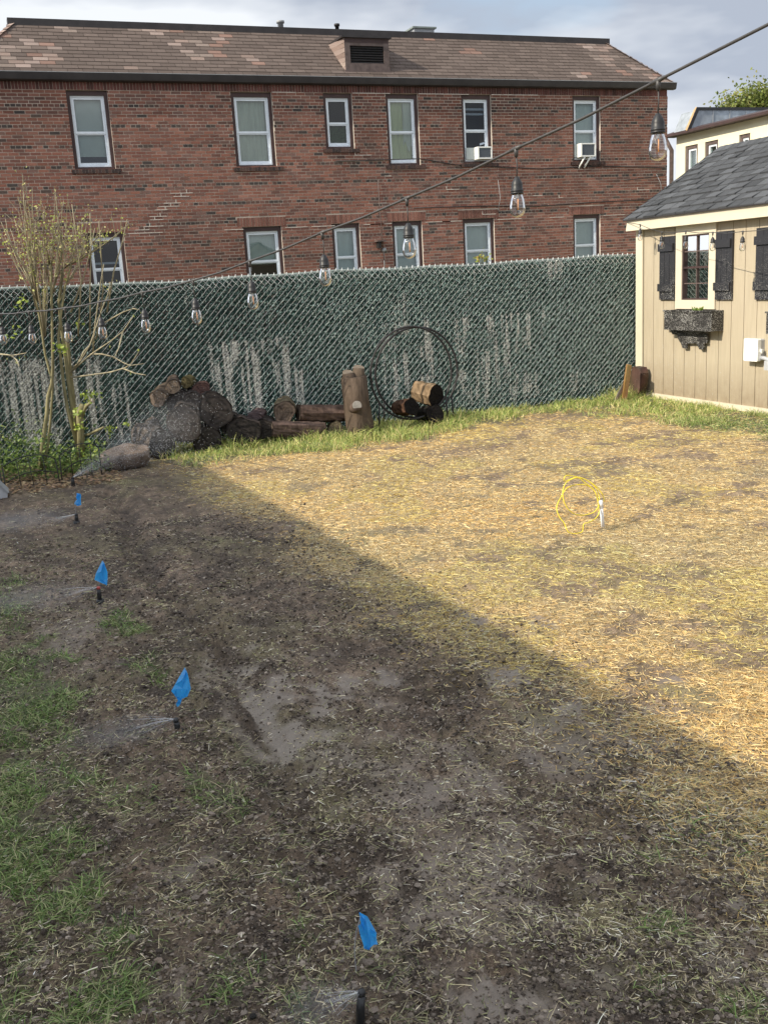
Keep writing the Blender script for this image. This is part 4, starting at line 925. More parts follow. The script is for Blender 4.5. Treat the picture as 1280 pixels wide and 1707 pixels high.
# shaggy slats: a board per cell column hung with fine needles
nS = int((FX1 - FX0) / (2 * hp)); nn = 420000
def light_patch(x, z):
    """where sunlit things behind the slat gaps are painted on as pale colour"""
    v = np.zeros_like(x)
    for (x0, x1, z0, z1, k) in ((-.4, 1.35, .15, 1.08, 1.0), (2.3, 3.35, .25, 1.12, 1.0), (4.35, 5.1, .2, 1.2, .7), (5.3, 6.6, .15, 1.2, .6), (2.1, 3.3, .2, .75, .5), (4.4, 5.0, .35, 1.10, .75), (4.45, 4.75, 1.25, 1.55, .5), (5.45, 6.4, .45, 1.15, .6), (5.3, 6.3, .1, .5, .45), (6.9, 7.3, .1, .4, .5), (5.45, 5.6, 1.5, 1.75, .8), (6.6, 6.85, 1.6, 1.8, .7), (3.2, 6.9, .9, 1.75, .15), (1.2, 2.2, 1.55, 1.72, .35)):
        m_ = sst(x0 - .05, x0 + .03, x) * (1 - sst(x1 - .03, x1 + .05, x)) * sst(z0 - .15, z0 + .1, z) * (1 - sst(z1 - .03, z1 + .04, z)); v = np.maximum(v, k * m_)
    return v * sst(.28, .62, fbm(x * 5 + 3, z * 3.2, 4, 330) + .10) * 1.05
col_i = rng.integers(0, nS, nn); sx = FX0 + (col_i + .5) * 2 * hp; half = rng.integers(0, 2, nn)
sx = FX0 + (col_i * 2 + half + .5) * hp
x = sx + rng.normal(0, .0105, nn); z = rng.uniform(.02, FZ - .015, nn); y = YF + rng.uniform(-.015, -.004, nn)
ang = rng.uniform(0, 2 * math.pi, nn); ln = rng.uniform(.009, .020, nn); wd = rng.uniform(.003, .0065, nn)
d = np.c_[np.cos(ang) * .8, -rng.uniform(0, .7, nn), np.sin(ang)]; d /= np.linalg.norm(d, axis=1)[:, None]; w_ = np.cross(d, rng.normal(0, 1, (nn, 3))); w_ /= np.linalg.norm(w_, axis=1)[:, None]
cc = np.c_[x, y, z]; V = np.stack([cc - d * ln[:, None] * .5 - w_ * wd[:, None] * .5, cc - d * ln[:, None] * .5 + w_ * wd[:, None] * .5, cc + d * ln[:, None] * .5 + w_ * wd[:, None] * .3, cc + d * ln[:, None] * .5 - w_ * wd[:, None] * .3], 1).reshape(-1, 3)
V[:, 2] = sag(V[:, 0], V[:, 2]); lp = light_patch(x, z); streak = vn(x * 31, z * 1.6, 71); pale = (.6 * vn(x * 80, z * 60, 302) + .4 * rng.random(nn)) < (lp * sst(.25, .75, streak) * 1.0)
g1 = pal(nn, [(.034, .088, .074), (.016, .045, .040), (.055, .13, .11), (.10, .20, .17), (.016, .028, .025)], .3)
cl = vn(x * 88, z * 88, 301) * .55 + rng.random(nn) * .45; spark = cl > (.68 - .13 * sst(1.6, 4.5, x)); g1 = np.where(spark[:, None], np.array([.55, .74, .66])[None] * rng.uniform(.6, 1.2, (nn, 1)), g1)
g1 = np.where(pale[:, None], np.array([.90, .90, .82])[None] * rng.uniform(.7, 1.1, (nn, 1)), g1)  # pale needles: brightness behind the gaps put into their colour
red = (rng.random(nn) < .05) & (x < 3.2) & (z > .95); g1 = np.where(red[:, None], np.array([.22, .12, .11])[None], g1)
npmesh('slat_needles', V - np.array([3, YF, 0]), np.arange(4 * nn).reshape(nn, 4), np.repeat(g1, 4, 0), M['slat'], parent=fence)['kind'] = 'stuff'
mb = MB()
for k in range(nS * 2 + 1):
    x_ = FX0 + (k + .5) * hp
    if x_ > FX1: break
    dk = random.uniform(.7, 1.15)
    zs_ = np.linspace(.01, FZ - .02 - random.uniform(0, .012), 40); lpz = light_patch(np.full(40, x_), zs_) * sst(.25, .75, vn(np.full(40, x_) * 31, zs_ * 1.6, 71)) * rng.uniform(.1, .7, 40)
    vs = []; cs = []
    for z_, l_ in zip(zs_, lpz):
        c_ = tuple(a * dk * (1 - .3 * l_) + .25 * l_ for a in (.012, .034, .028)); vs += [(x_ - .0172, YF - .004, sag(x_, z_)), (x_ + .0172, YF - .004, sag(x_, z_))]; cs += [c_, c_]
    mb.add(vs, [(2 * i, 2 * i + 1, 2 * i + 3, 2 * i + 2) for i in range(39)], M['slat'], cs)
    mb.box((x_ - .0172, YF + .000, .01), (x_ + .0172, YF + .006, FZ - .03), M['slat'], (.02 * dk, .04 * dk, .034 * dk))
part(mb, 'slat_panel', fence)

# ------------------------------------------------------------------ logs
DARK = (.055, .045, .040); MID = (.105, .086, .072)
def log(p0, p1, r, label, bark=MID, end=(.16, .12, .09), taper=.92, n=22, squash=1.0, rings=True, group='logs piled along the fence'):
    p0, p1 = Vector(p0), Vector(p1); ax = (p1 - p0); ln = ax.length; ax.normalize(); u = ax.orthogonal().normalized(); v = ax.cross(u)
    mb = MB(); k = 9; vs = []; cs = []; sd0 = random.uniform(0, 100); fs = []
    lob = [1 + .08 * math.sin(j * 2 * math.pi / n * 2 + sd0) + .05 * math.sin(j * 2 * math.pi / n * 3 + sd0 * 3) + .04 * math.sin(j * 2 * math.pi / n * 5 + sd0 * 2) for j in range(n)]
    for i in range(k + 1):
        t_ = i / k; rr = r * (1 - (1 - taper) * t_); q = p0 + ax * ln * t_
        for j in range(n):
            a = 2 * math.pi * j / n; w_ = rr * lob[j] * (1 + random.uniform(-.07, .06) + (.06 if (j + int(sd0)) % 3 == 0 else -.02) * (0 < i < k))
            vs.append(q + u * (math.cos(a) * w_) + v * (math.sin(a) * w_)); kk = random.uniform(.6, 1.35); cs.append(tuple(c * kk for c in bark))
    for i in range(k):
        for j in range(n): fs.append((i * n + j, i * n + (j + 1) % n, (i + 1) * n + (j + 1) % n, (i + 1) * n + j))
    mb.add(vs, fs, M['bark'], cs)
    for e_i, q, sg in ((0, p0, -1), (k, p1, 1)):
        vs = []; cs = []; fs = []; m_ = 7; rr = r * (1 if e_i == 0 else taper)
        for s_ in range(m_ + 1):
            t_ = 1 - s_ / m_
            for j in range(n):
                a = 2 * math.pi * j / n; w_ = rr * lob[j] * t_ * .985; vs.append(q + ax * sg * (.002 + .004 * random.random()) + u * (math.cos(a) * w_) + v * (math.sin(a) * w_))
                kk = (.45 if s_ == 0 else (1.15 if s_ % 2 else .8)) * random.uniform(.85, 1.15)
                if j % 7 == 3 and s_ > 1: kk *= .45
                cs.append(tuple(c * kk for c in end))
        for s_ in range(m_):
            for j in range(n): 
                f_ = (s_ * n + j, s_ * n + (j + 1) % n, (s_ + 1) * n + (j + 1) % n, (s_ + 1) * n + j); fs.append(f_ if sg > 0 else f_[::-1])
        mb.add(vs, fs, M['cutwood'], cs)
    o = (p0 + p1) / 2; lo = min(p0.z, p1.z) - r
    return tag(mb.build('log', origin=(o.x, o.y, max(0, lo))), label, 'log', group)
def lg(px, py, rp, Y, dx, dy, dz, ln, label, **k):      # cut face centred on a photo point on plane Y, body running off in direction d
    c_ = at(px, py, Y); dd = (c_ - Vector((0, 0, H))).length * .99; r = rp * dd / F; d = Vector((dx, dy, dz)).normalized()
    return log(c_, c_ + d * ln, r, label, **k)
lg(307, 706, 30, 10.35, .25, 1, .05, .42, 'big round dark log end facing out in the middle of the pile', bark=MID, end=(.06, .05, .045))
lg(360, 684, 29, 10.45, .1, 1, 0, .4, 'large dark wet log on the upper right of the log pile', bark=DARK, end=(.055, .047, .044))
lg(270, 740, 25, 10.3, -.35, 1, .1, .42, 'dark log at the lower left of the pile beside the flat rock', bark=MID, end=(.035, .03, .027))
lg(347, 738, 25, 10.4, .15, 1, 0, .4, 'dark log lying on the ground under the big round log', bark=DARK, end=(.045, .038, .034))
lg(406, 721, 27, 10.4, .2, 1, 0, .4, 'blackened log on the ground at the right of the pile', bark=(.09, .07, .06), end=(.035, .03, .028))
lg(440, 715, 18, 10.5, .3, 1, .1, .3, 'short dark log wedged beside the blackened log', bark=DARK, end=(.05, .042, .038))
lg(288, 645, 12, 10.55, .2, 1, .1, .35, 'small pale ringed log on the very top of the pile', bark=(.08, .062, .05), end=(.26, .20, .15))
lg(310, 638, 9, 10.6, .4, 1, 0, .3, 'thin mossy branch stub at the top of the pile', bark=(.13, .11, .05), end=(.12, .10, .05))
lg(335, 652, 15, 10.6, .2, 1, 0, .3, 'reddish rotten log at the back of the pile top', bark=(.11, .065, .055), end=(.12, .07, .06))
lg(263, 664, 14, 10.5, .5, 1, .2, .3, 'shaggy split log with pale torn fibres at the pile top left', bark=(.13, .10, .075), end=(.26, .20, .155))
lg(300, 676, 22, 10.6, .2, 1, 0, .3, 'hidden dark log between the small ringed log and the big one', bark=DARK, end=(.05, .04, .038))
lg(322, 668, 15, 10.5, .1, 1, .1, .3, 'medium dark log just under the mossy stub near the pile top', bark=DARK, end=(.06, .05, .046))
lg(384, 708, 17, 10.5, .3, 1, 0, .3, 'dark log filling the gap between the large wet log and the blackened one', bark=DARK, end=(.045, .04, .036))
lg(424, 700, 13, 10.6, .5, 1, .1, .3, 'small purplish log lying on top of the blackened log', bark=(.10, .07, .07), end=(.12, .09, .09))
lg(243, 722, 13, 10.5, .5, 1, .2, .3, 'small dark log at the far left foot of the pile behind the rock', bark=MID, end=(.06, .05, .042))
lg(474, 687, 19, 10.55, .3, 1, .1, .3, 'grey brown round log with ringed end beside the long logs', bark=(.17, .14, .09), end=(.16, .12, .095))
a, b = at(497, 688, 10.6), at(578, 688, 10.6); log(a, b, .105, 'long horizontal log resting left of the upright stump', bark=(.15, .10, .08), end=(.12, .09, .07))
a, b = at(452, 716, 10.5), at(540, 716, 10.5); log(a, b, .085, 'long horizontal log lying on the ground under the other', bark=(.13, .09, .075), end=(.12, .09, .07))
lg(559, 714, 12, 10.5, .3, 1, 0, .25, 'small round log end on the ground against the stump', bark=(.12, .10, .06), end=(.15, .12, .08))
# upright forked stump
st = MB(); b0 = at(600, 714, 10.45); t0 = at(589, 628, 10.45); n_ = 18
st.tube([b0 - Vector((0, 0, .12)), b0 + Vector((0, 0, .05)), (b0 + t0) / 2, t0], [.165, .155, .145, .150], M['bark'], n_, [(.125, .092, .068)] * 4, jit=.05)
l0 = at(580, 622, 10.45); r0 = at(598, 614, 10.47)
st.tube([t0 - Vector((.05, 0, .1)), l0], [.075, .062], M['bark'], 14, (.13, .095, .07), jit=.08); st.tube([t0 - Vector((-.05, 0, .1)), r0], [.085, .062], M['bark'], 14, (.12, .09, .065), jit=.08)
for q, rr in ((l0, .063), (r0, .063)): st.tube([q, q + Vector((0, -.003, .005))], rr, M['cutwood'], 14, (.22, .18, .14), sm=False)
kn = at(595, 676, 10.265); st.tube([kn + Vector((0, .12, -.05)), kn], [.06, .055], M['bark'], 12, (.14, .1, .08)); st.tube([kn, kn + Vector((0, -.006, .001))], .054, M['cutwood'], 12, (.40, .37, .33), sm=False)
tag(st.build('tree_stump', origin=(b0.x, b0.y, 0)), 'upright forked brown stump with a pale sawn knot', 'stump')
# logs in the hoop
a, b = at(727, 660, 10.45), at(696, 652, 10.75); log(a, b, .125, 'split log with golden bark and a charred end inside the hoop', bark=(.27, .19, .115), end=(.012, .010, .010), group='firewood in the hoop')
a, b = at(686, 678, 10.35), at(664, 680, 10.6); log(a, b, .10, 'charred log with one orange bark stripe low in the hoop', bark=(.10, .055, .035), end=(.010, .009, .009), group='firewood in the hoop')
a, b = at(725, 690, 10.4), at(705, 692, 10.75); log(a, b, .11, 'black burnt log on the grass beneath the golden one', bark=(.02, .017, .015), end=(.012, .010, .010), group='firewood in the hoop')
# hoop rack
hr = empty('firewood_hoop', (at(690, 700, 10.5).x, 10.55, 0), 'thin black double hoop firewood rack standing against the fence', 'firewood rack')
for (px, py, rx, rz, Y) in ((686, 622, 71, 77, 10.45), (695, 621, 72, 75, 10.68)):
    c_ = at(px, py, Y); sc = (c_ - Vector((0, 0, H))).length / F * .985; mb = MB()
    pts = [c_ + Vector((math.cos(a) * rx * sc * 1.04, 0, math.sin(a) * rz * sc)) for a in np.linspace(0, 2 * math.pi, 49)]
    mb.tube(pts, .0125, M['black'], 7, cap=False); part(mb, 'hoop', hr)
    for s_ in (-1, 1):
        mb = MB(); x_ = c_.x + s_ * rx * sc * .86; zz = c_.z - rz * sc * .55; mb.tube([(x_, Y, zz), (x_ + .02 * s_, Y, 0)], .010, M['black'], 6); part(mb, 'leg', hr)
# split wood by the shed
def slab(pts, thick, label, col, mt='cutwood', name='split_log'):
    mb = MB(); n_ = len(pts); k = Vector(thick); vs = [Vector(p) for p in pts] + [Vector(p) + k for p in pts]
    cs = [tuple(c * random.uniform(.75, 1.25) for c in col) for _ in vs]
    mb.add(vs, [tuple(range(n_)), tuple(range(n_, 2 * n_))[::-1]] + [(i, i + n_, (i + 1) % n_ + n_, (i + 1) % n_) for i in range(n_)], M[mt], cs)
    o = Vector(pts[0]); return tag(mb.build(name, origin=(o.x, o.y, 0)), label, 'split log', 'split wood by the shed')
Y_ = 10.5
slab([at(1036, 672, Y_), at(1044, 672, Y_), at(1053, 609, Y_), at(1046, 608, Y_), at(1041, 640, Y_)], (.05, .10, 0), 'orange split log standing at the shed corner', (.42, .20, .09))
slab([atx(px, py, 7.71) for px, py in ((1046, 672), (1060, 672), (1068, 640), (1069, 622), (1066, 613), (1054, 611), (1050, 630))], (.11, .0, 0), 'dark barked split log leaning on the shed corner', (.11, .075, .055), 'bark')
slab([at(1024, 669, Y_ + .06), at(1029, 670, Y_ + .06), at(1042, 643, Y_ + .06), at(1038, 640, Y_ + .06)], (.03, .06, 0), 'thin grey splinter leaning left of the orange split log', (.20, .16, .13))
# rock
import bmesh
bm = bmesh.new(); bmesh.ops.create_icosphere(bm, subdivisions=4, radius=1)
rk = at(211, 775, 10.0)
for v in bm.verts:
    n_ = v.co.copy(); f1 = float(fbm(np.array([n_.x * 1.7 + 5]), np.array([n_.y * 1.7 + n_.z * 1.3]), 3, 5)[0]) - .5
    v.co *= 1 + .30 * f1
    v.co.x = max(-.92, min(.93, v.co.x + .15 * v.co.z)) * .255; v.co.y *= .20; v.co.z = max(-.9, min(.45 + v.co.y * .9 - .12 * v.co.x, v.co.z)) * .16
    v.co.z += .02 * (float(fbm(np.array([v.co.x * 30]), np.array([v.co.y * 12]), 2, 6)[0]) - .5)
me = bpy.data.meshes.new('rock'); bm.to_mesh(me); bm.free(); me.materials.append(M['stone'])
for p_ in me.polygons: p_.use_smooth = True
o = bpy.data.objects.new('rock', me); COL.objects.link(o); o.location = (rk.x, 10.05, .11); o.rotation_euler = (.12, -.05, -.1); tag(o, 'flat topped brown rock lying left of the log pile', 'rock')

# ------------------------------------------------------------------ shrub
def shrub():
    r = empty('shrub', (.6, 10.5, 0), 'tall multi stemmed shrub with sparse spring buds in front of the fence', 'shrub')
    ybase = 10.45
    mb = MB(); tw = MB(); tips = []
    GB = (.30, .27, .15); GB2 = (.46, .41, .28)
    def stem(pts, r0, r1, Ys, col=GB, m_=mb):
        P_ = [at(px, py, Ys[0] + (Ys[1] - Ys[0]) * i / (len(pts) - 1)) for i, (px, py) in enumerate(pts)]; k = len(P_)
        m_.tube(P_, [(r0 + (r1 - r0) * i / (k - 1)) * (.54 if r0 > .015 else 1) for i in range(k)], M['bark'], 7, col, jit=.08); return P_
    main = [([(66, 790), (71, 740), (78, 690), (80, 660), (86, 640), (88, 610), (87, 560), (86, 500), (84, 440)], .045, .018, (10.4, 10.3)),
            ([(72, 780), (80, 740), (85, 690), (88, 640), (75, 590), (68, 540), (62, 510), (56, 480)], .028, .016, (10.4, 10.5)),
            ([(133, 790), (132, 750), (128, 730), (124, 700), (117, 660), (110, 600), (101, 540), (98, 500), (103, 450)], .06, .018, (10.45, 10.35)),
            ([(138, 780), (134, 740), (124, 700), (120, 660), (116, 620), (112, 570), (110, 555)], .075, .032, (10.5, 10.5)),
            ([(128, 740), (112, 680), (106, 640), (100, 590), (97, 560), (102, 520), (108, 480), (118, 440)], .036, .015, (10.4, 10.3)),
            ([(135, 760), (134, 720), (132, 690), (138, 675)], .075, .06, (10.4, 10.3)), ([(134, 700), (143, 678), (154, 668)], .035, .028, (10.35, 10.2)),
            ([(136, 727), (150, 723), (163, 717), (173, 712)], .03, .022, (10.4, 10.2))]
    ends = []
    for pts, r0, r1, Ys in main: ends.append(stem(pts, r0, r1, Ys))
    mb.tube([ends[6][-1], ends[6][-1] + Vector((.006, -.004, .002))], .026, M['cutwood'], 10, (.5, .45, .36))
    # long thin whips on the right
    for pts in ([(116, 622), (140, 600), (155, 588), (185, 568), (205, 552), (222, 527)], [(118, 629), (150, 625), (185, 620), (208, 613), (218, 607), (232, 585)], [(120, 615), (135, 600), (150, 575), (158, 556)],
                [(150, 590), (170, 590), (190, 595), (205, 604), (217, 609), (240, 606)], [(155, 588), (156, 560), (160, 530), (164, 500), (168, 470), (173, 440)], [(160, 565), (165, 545), (178, 535), (205, 520), (222, 514), (232, 516)],
                [(116, 622), (130, 605), (140, 585), (150, 575), (160, 545), (170, 515), (180, 490), (184, 470)], [(205, 552), (198, 580), (190, 597)], [(0, 590), (22, 592), (44, 588)], [(165, 540), (172, 480), (168, 420), (165, 368)], [(178, 520), (190, 450), (205, 400), (212, 365)], [(150, 560), (150, 480), (152, 410), (150, 355)], [(130, 560), (135, 470), (128, 400), (120, 340)], [(62, 520), (48, 460), (20, 410), (2, 370)], [(84, 470), (60, 400), (40, 340), (38, 292)], [(100, 500), (108, 430), (98, 370), (92, 320)], [(118, 520), (140, 460), (150, 420), (158, 380)], [(18, 592), (28, 600), (32, 610)], [(205, 614), (225, 622), (243, 625)]):
        P_ = stem(pts, .009, .004, (10.4, 10.0), GB2, tw); tips += P_[-2:]
    # fan of upright twigs over the fence
    rs = random.Random(8)
    roots = [(56, 480), (62, 500), (84, 445), (86, 490), (103, 450), (118, 440), (98, 505), (90, 470), (75, 560), (106, 480)]
    heads = [(38, 305), (30, 330), (50, 320), (62, 300), (70, 345), (55, 360), (82, 350), (90, 345), (100, 330), (112, 325), (104, 372), (120, 380), (45, 380), (36, 350), (130, 395), (0, 365), (6, 385), (22, 395), (150, 355), (168, 368), (212, 365), (183, 380), (75, 400), (65, 330), (95, 390), (60, 395), (48, 340), (85, 395), (28, 360), (125, 350), (140, 420), (180, 400), (157, 400), (20, 370)]
    for hx, hy in heads + heads[::2]:
        hx += rs.uniform(-9, 9); hy += rs.uniform(-8, 14)
        rx_, ry_ = min(roots, key=lambda q: abs(q[0] - (78 + (hx - 78) * .35)) + rs.uniform(0, 22)); k = 7; P_ = []
        Yt = rs.uniform(10.0, 10.75); bow = rs.uniform(-6, 8)
        for i in range(k):
            t_ = i / (k - 1); px = rx_ + (hx - rx_) * t_ ** .85 + bow * math.sin(math.pi * t_) + rs.uniform(-1.2, 1.2); py = ry_ + (hy - ry_) * t_; P_.append(at(px, py, 10.35 + (Yt - 10.35) * t_))
        tw.tube(P_, [.0068 * (1 - .7 * i / (k - 1)) for i in range(k)], M['bark'], 5, rs.choice([GB, GB2, (.30, .25, .16)])); tips += P_[2:]
        for _ in range(3):    # side twigs
            i = rs.randrange(2, k - 1); q = P_[i]; d = Vector((rs.uniform(-.5, .5), rs.uniform(-.3, .3), rs.uniform(.5, 1))).normalized() * rs.uniform(.1, .28)
            tw.tube([q, q + d * .5 + Vector((0, 0, .01)), q + d], [.004, .003, .002], M['bark'], 4, GB2); tips += [q + d * .5, q + d, q + d * .75]
    part(mb, 'trunk', r); part(tw, 'twigs', r)
    lf = MB()
    def leaf(c, s, col):
        d = Vector((rs.gauss(0, 1), rs.gauss(0, 1), rs.gauss(.4, 1))).normalized(); w_ = d.orthogonal().normalized() * s * .35
        lf.add([c, c + d * s * .5 + w_, c + d * s, c + d * s * .5 - w_], [(0, 1, 2, 3)], M['leaf'], col)
    for q in tips:
        hi = q.z > 1.6
        for _ in range(rs.choice([0, 0, 1, 2, 2, 4]) if hi else rs.randint(0, 1)):
            c_ = q + Vector((rs.gauss(0, .03), rs.gauss(0, .03), rs.gauss(0, .035)))
            brown = rs.random() < (.45 if q.z > 2.45 else .12)
            leaf(c_, rs.uniform(.014, .036), rs.choice([(.16, .09, .05), (.10, .05, .035), (.22, .14, .07)]) if brown else rs.choice([(.42, .46, .10), (.50, .52, .16), (.32, .38, .08), (.54, .50, .22)]))
    for (px, py, s_, n_) in ((100, 578, 6, 26), (148, 660, 9, 60), (131, 690, 5, 40), (133, 712, 5, 30), (105, 585, 4, 20), (182, 718, 5, 24), (212, 708, 4, 14), (35, 502, 7, 22), (130, 540, 6, 12), (150, 752, 12, 40), (28, 555, 8, 14)):
        for _ in range(n_): c_ = at(px + rs.gauss(0, s_), py + rs.gauss(0, s_ * .8), 10.3 + rs.gauss(0, .06)); leaf(c_, rs.uniform(.02, .045), rs.choice([(.30, .38, .06), (.38, .46, .09), (.20, .28, .05)]))
    part(lf, 'leaves', r)
shrub()
# ground cover below the shrub
rs = random.Random(3); lf = MB()
for _ in range(4200):
    px = rs.uniform(-60, 178); X_ = at(px, 760, 10.2).x; Y_ = rs.uniform(9.85, 10.9); h_ = max(.01, abs(rs.gauss(0, .16))) * (1.3 if X_ < .5 else .8)
    c_ = Vector((X_, Y_, h_)); s_ = rs.uniform(.02, .05); d = Vector((rs.gauss(0, 1), rs.gauss(0, 1), rs.gauss(.3, .7))).normalized(); w_ = d.cross(Vector((0, 0, 1))).normalized() * s_ * .38
    lf.add([c_, c_ + d * s_ * .5 + w_, c_ + d * s_, c_ + d * s_ * .5 - w_], [(0, 1, 2, 3)], M['leaf'], rs.choice([(.12, .19, .04), (.20, .28, .07), (.07, .12, .03), (.28, .34, .11), (.09, .15, .05)]))
tag(lf.build('ground_cover'), 'leafy green weeds growing under the shrub by the fence', 'ground cover', kind='stuff')
lf = MB()
for _ in range(900):
    c_ = Vector((rs.uniform(.0, 1.05), rs.uniform(9.3, 10.1), 0)); c_.z = float(hgt(np.array([c_.x]), np.array([c_.y]))[0]) + rs.uniform(.004, .02); s_ = rs.uniform(.02, .05); a = rs.uniform(0, 6.28); d = Vector((math.cos(a), math.sin(a), rs.uniform(-.1, .4))); w_ = Vector((-math.sin(a), math.cos(a), rs.uniform(-.3, .3))) * s_ * .4
    lf.add([c_, c_ + d * s_ * .5 + w_, c_ + d * s_, c_ + d * s_ * .5 - w_], [(0, 1, 2, 3)], M['leaf'], rs.choice([(.40, .27, .15), (.50, .38, .22), (.26, .16, .09), (.46, .30, .2)]))
tag(lf.build('fallen_leaves'), 'dry tan fallen leaves by the black edging', 'leaves', kind='stuff')
# weed showing over the fence top
lf = MB(); 
for (px, py, n_, s_) in ((797, 432, 26, 3), (811, 430, 22, 3), (804, 424, 14, 2)):
    for _ in range(n_):
        c_ = at(px + rs.gauss(0, s_), py + rs.gauss(0, 4), 11.12 + rs.uniform(0, .1)); d = Vector((rs.gauss(0, 1), rs.gauss(0, 1), rs.gauss(.3, 1))).normalized() * .035; w_ = d.orthogonal() * .4
        lf.add([c_, c_ + d * .5 + w_, c_ + d, c_ + d * .5 - w_], [(0, 1, 2, 3)], M['leaf'], rs.choice([(.34, .34, .08), (.24, .30, .06), (.42, .28, .10)]))
for px in (797, 804, 811): lf.tube([at(804, 500, 11.15), at(px, 428, 11.15)], .004, M['leaf'], 4, (.2, .2, .08))
tag(lf.build('weed', origin=at(804, 500, 11.15)), 'leafy weed poking over the fence top before the window', 'plant')

# ------------------------------------------------------------------ edging panels
def edging(Lp, Rp, Lt, Rt, peak, lowL, lowR, lowpeak, picks, label, Y):
    r = empty('garden_edging', (at(*Lp, Y).x, Y, 0), label, 'garden edging', 'black arched garden edging')
    def arch(a, b, pk, n_=12):
        pts = []
        for i in range(n_ + 1):
            t_ = i / n_; lx = a[0] + (b[0] - a[0]) * t_; ly = a[1] + (b[1] - a[1]) * t_; k = pk - (a[1] + b[1]) / 2; pts.append(at(lx, ly + k * math.sin(math.pi * t_) ** .8, Y))
        return pts
    mb = MB(); mb.tube([at(*Lt, Y), at(*Lp, Y) - Vector((0, 0, .05))], .0055, M['black'], 6); part(mb, 'post', r)
    mb = MB(); mb.tube([at(*Rt, Y), at(*Rp, Y) - Vector((0, 0, .05))], .0055, M['black'], 6); part(mb, 'post', r)
    mb = MB(); mb.tube(arch(Lt, Rt, peak), .0055, M['black'], 6); part(mb, 'arch', r)
    mb = MB(); mb.tube(arch(lowL, lowR, lowpeak), .0045, M['black'], 6); part(mb, 'arch', r)
    for (a, b) in picks:
        mb = MB(); mb.tube([at(*a, Y), at(*b, Y) - Vector((0, 0, .03))], .004, M['black'], 6); part(mb, 'picket', r)
edging((12, 832), (100, 803), (4, 779), (92, 765), 759, (11, 805), (97, 789), 786, [((27, 768), (38, 822)), ((46, 761), (59, 819)), ((71, 760), (80, 813))], 'black wire arched edging panel at the left edge of the bed', 9.62)
edging((104, 806), (169, 783), (99, 760), (164, 745), 740, (105, 788), (167, 772), 767, [((116, 750), (121, 790)), ((131, 743), (137, 793)), ((150, 743), (153, 788))], 'black wire arched edging panel in front of the thick shrub stem', 9.72)
edging((-72, 850), (6, 826), (-80, 800), (0, 786), 779, (-73, 826), (3, 812), 806, [((-56, 790), (-48, 842)), ((-37, 781), (-26, 838)), ((-14, 781), (-6, 832))], 'black wire arched edging panel running out of view', 9.6)
# grey box at the left edge
gb = empty('plastic_box', (at(0, 830, 9.3).x, 9.3, 0), 'grey plastic box with sloped lid and small white knob at the left edge', 'box')
a = at(-22, 838, 9.3); b = at(13, 822, 9.3); mb = MB()
mb.prism([(a.x, .0), (b.x - .01, .0), (b.x, .05), (b.x - .06, .13), (a.x, .20)], 'y', 9.22, 9.42, M['greyplastic']); part(mb, 'body', gb)
mb = MB(); mb.prism([(b.x + .012, .055), (b.x - .055, .14), (a.x, .213), (a.x, .203), (b.x - .06, .131), (b.x, .05)], 'y', 9.20, 9.44, M['grey']); part(mb, 'lid', gb)
mb = MB(); mb.tube([(b.x - .08, 9.3, .14), (b.x - .08, 9.3, .21)], .016, M['pvc'], 10); mb.tube([(b.x - .10, 9.3, .215), (b.x - .06, 9.3, .215)], .012, M['pvc'], 8); part(mb, 'knob', gb)

# ------------------------------------------------------------------ flags and sprinklers
def spr(px, py_top, py_base, label, r=.011, cap=None):
    g_ = gr(px[1], py_base); t_ = at(px[0], py_top, g_.y); root = empty('sprinkler', (g_.x, g_.y, 0), label, 'sprinkler', 'pop up sprinklers in the yard')
    mb = MB(); mb.tube([g_ - Vector((0, 0, .05)), g_ * .4 + t_ * .6, t_ - Vector((0, 0, .012))], [r * 1.25, r * 1.1, r], M['plastic'], 12); mb.tube([g_ - Vector((0, 0, .03)), g_ + Vector((0, 0, .012))], r * 1.9, M['plastic'], 12); part(mb, 'riser', root)
    mb = MB(); mb.tube([t_ - Vector((0, 0, .011)), t_, t_ + Vector((0, 0, .004))], [r * 1.05, r * 1.0, r * .6], cap or M['plastic'], 12); part(mb, 'nozzle', root)
    return t_
M['redcap'] = mat('red_nozzle', (.35, .06, .05), .5)
tops = []
tops.append(spr((602, 599), 1653, 1722, 'black pop up sprinkler at the bottom edge below the nearest flag', .0095))
tops.append(spr((293, 298), 1199, 1222, 'black pop up sprinkler spraying under the diamond shaped flag', .011))
tops.append(spr((164, 167), 979, 1003, 'black pop up sprinkler with a red nozzle beside the third flag', .011, M['redcap']))
tops.append(spr((127, 128), 857, 871, 'short black pop up sprinkler under the farthest small flag', .013))
tops.append(spr((121, 122), 796, 812, 'black pop up sprinkler without a flag, farthest by the edging', .015))
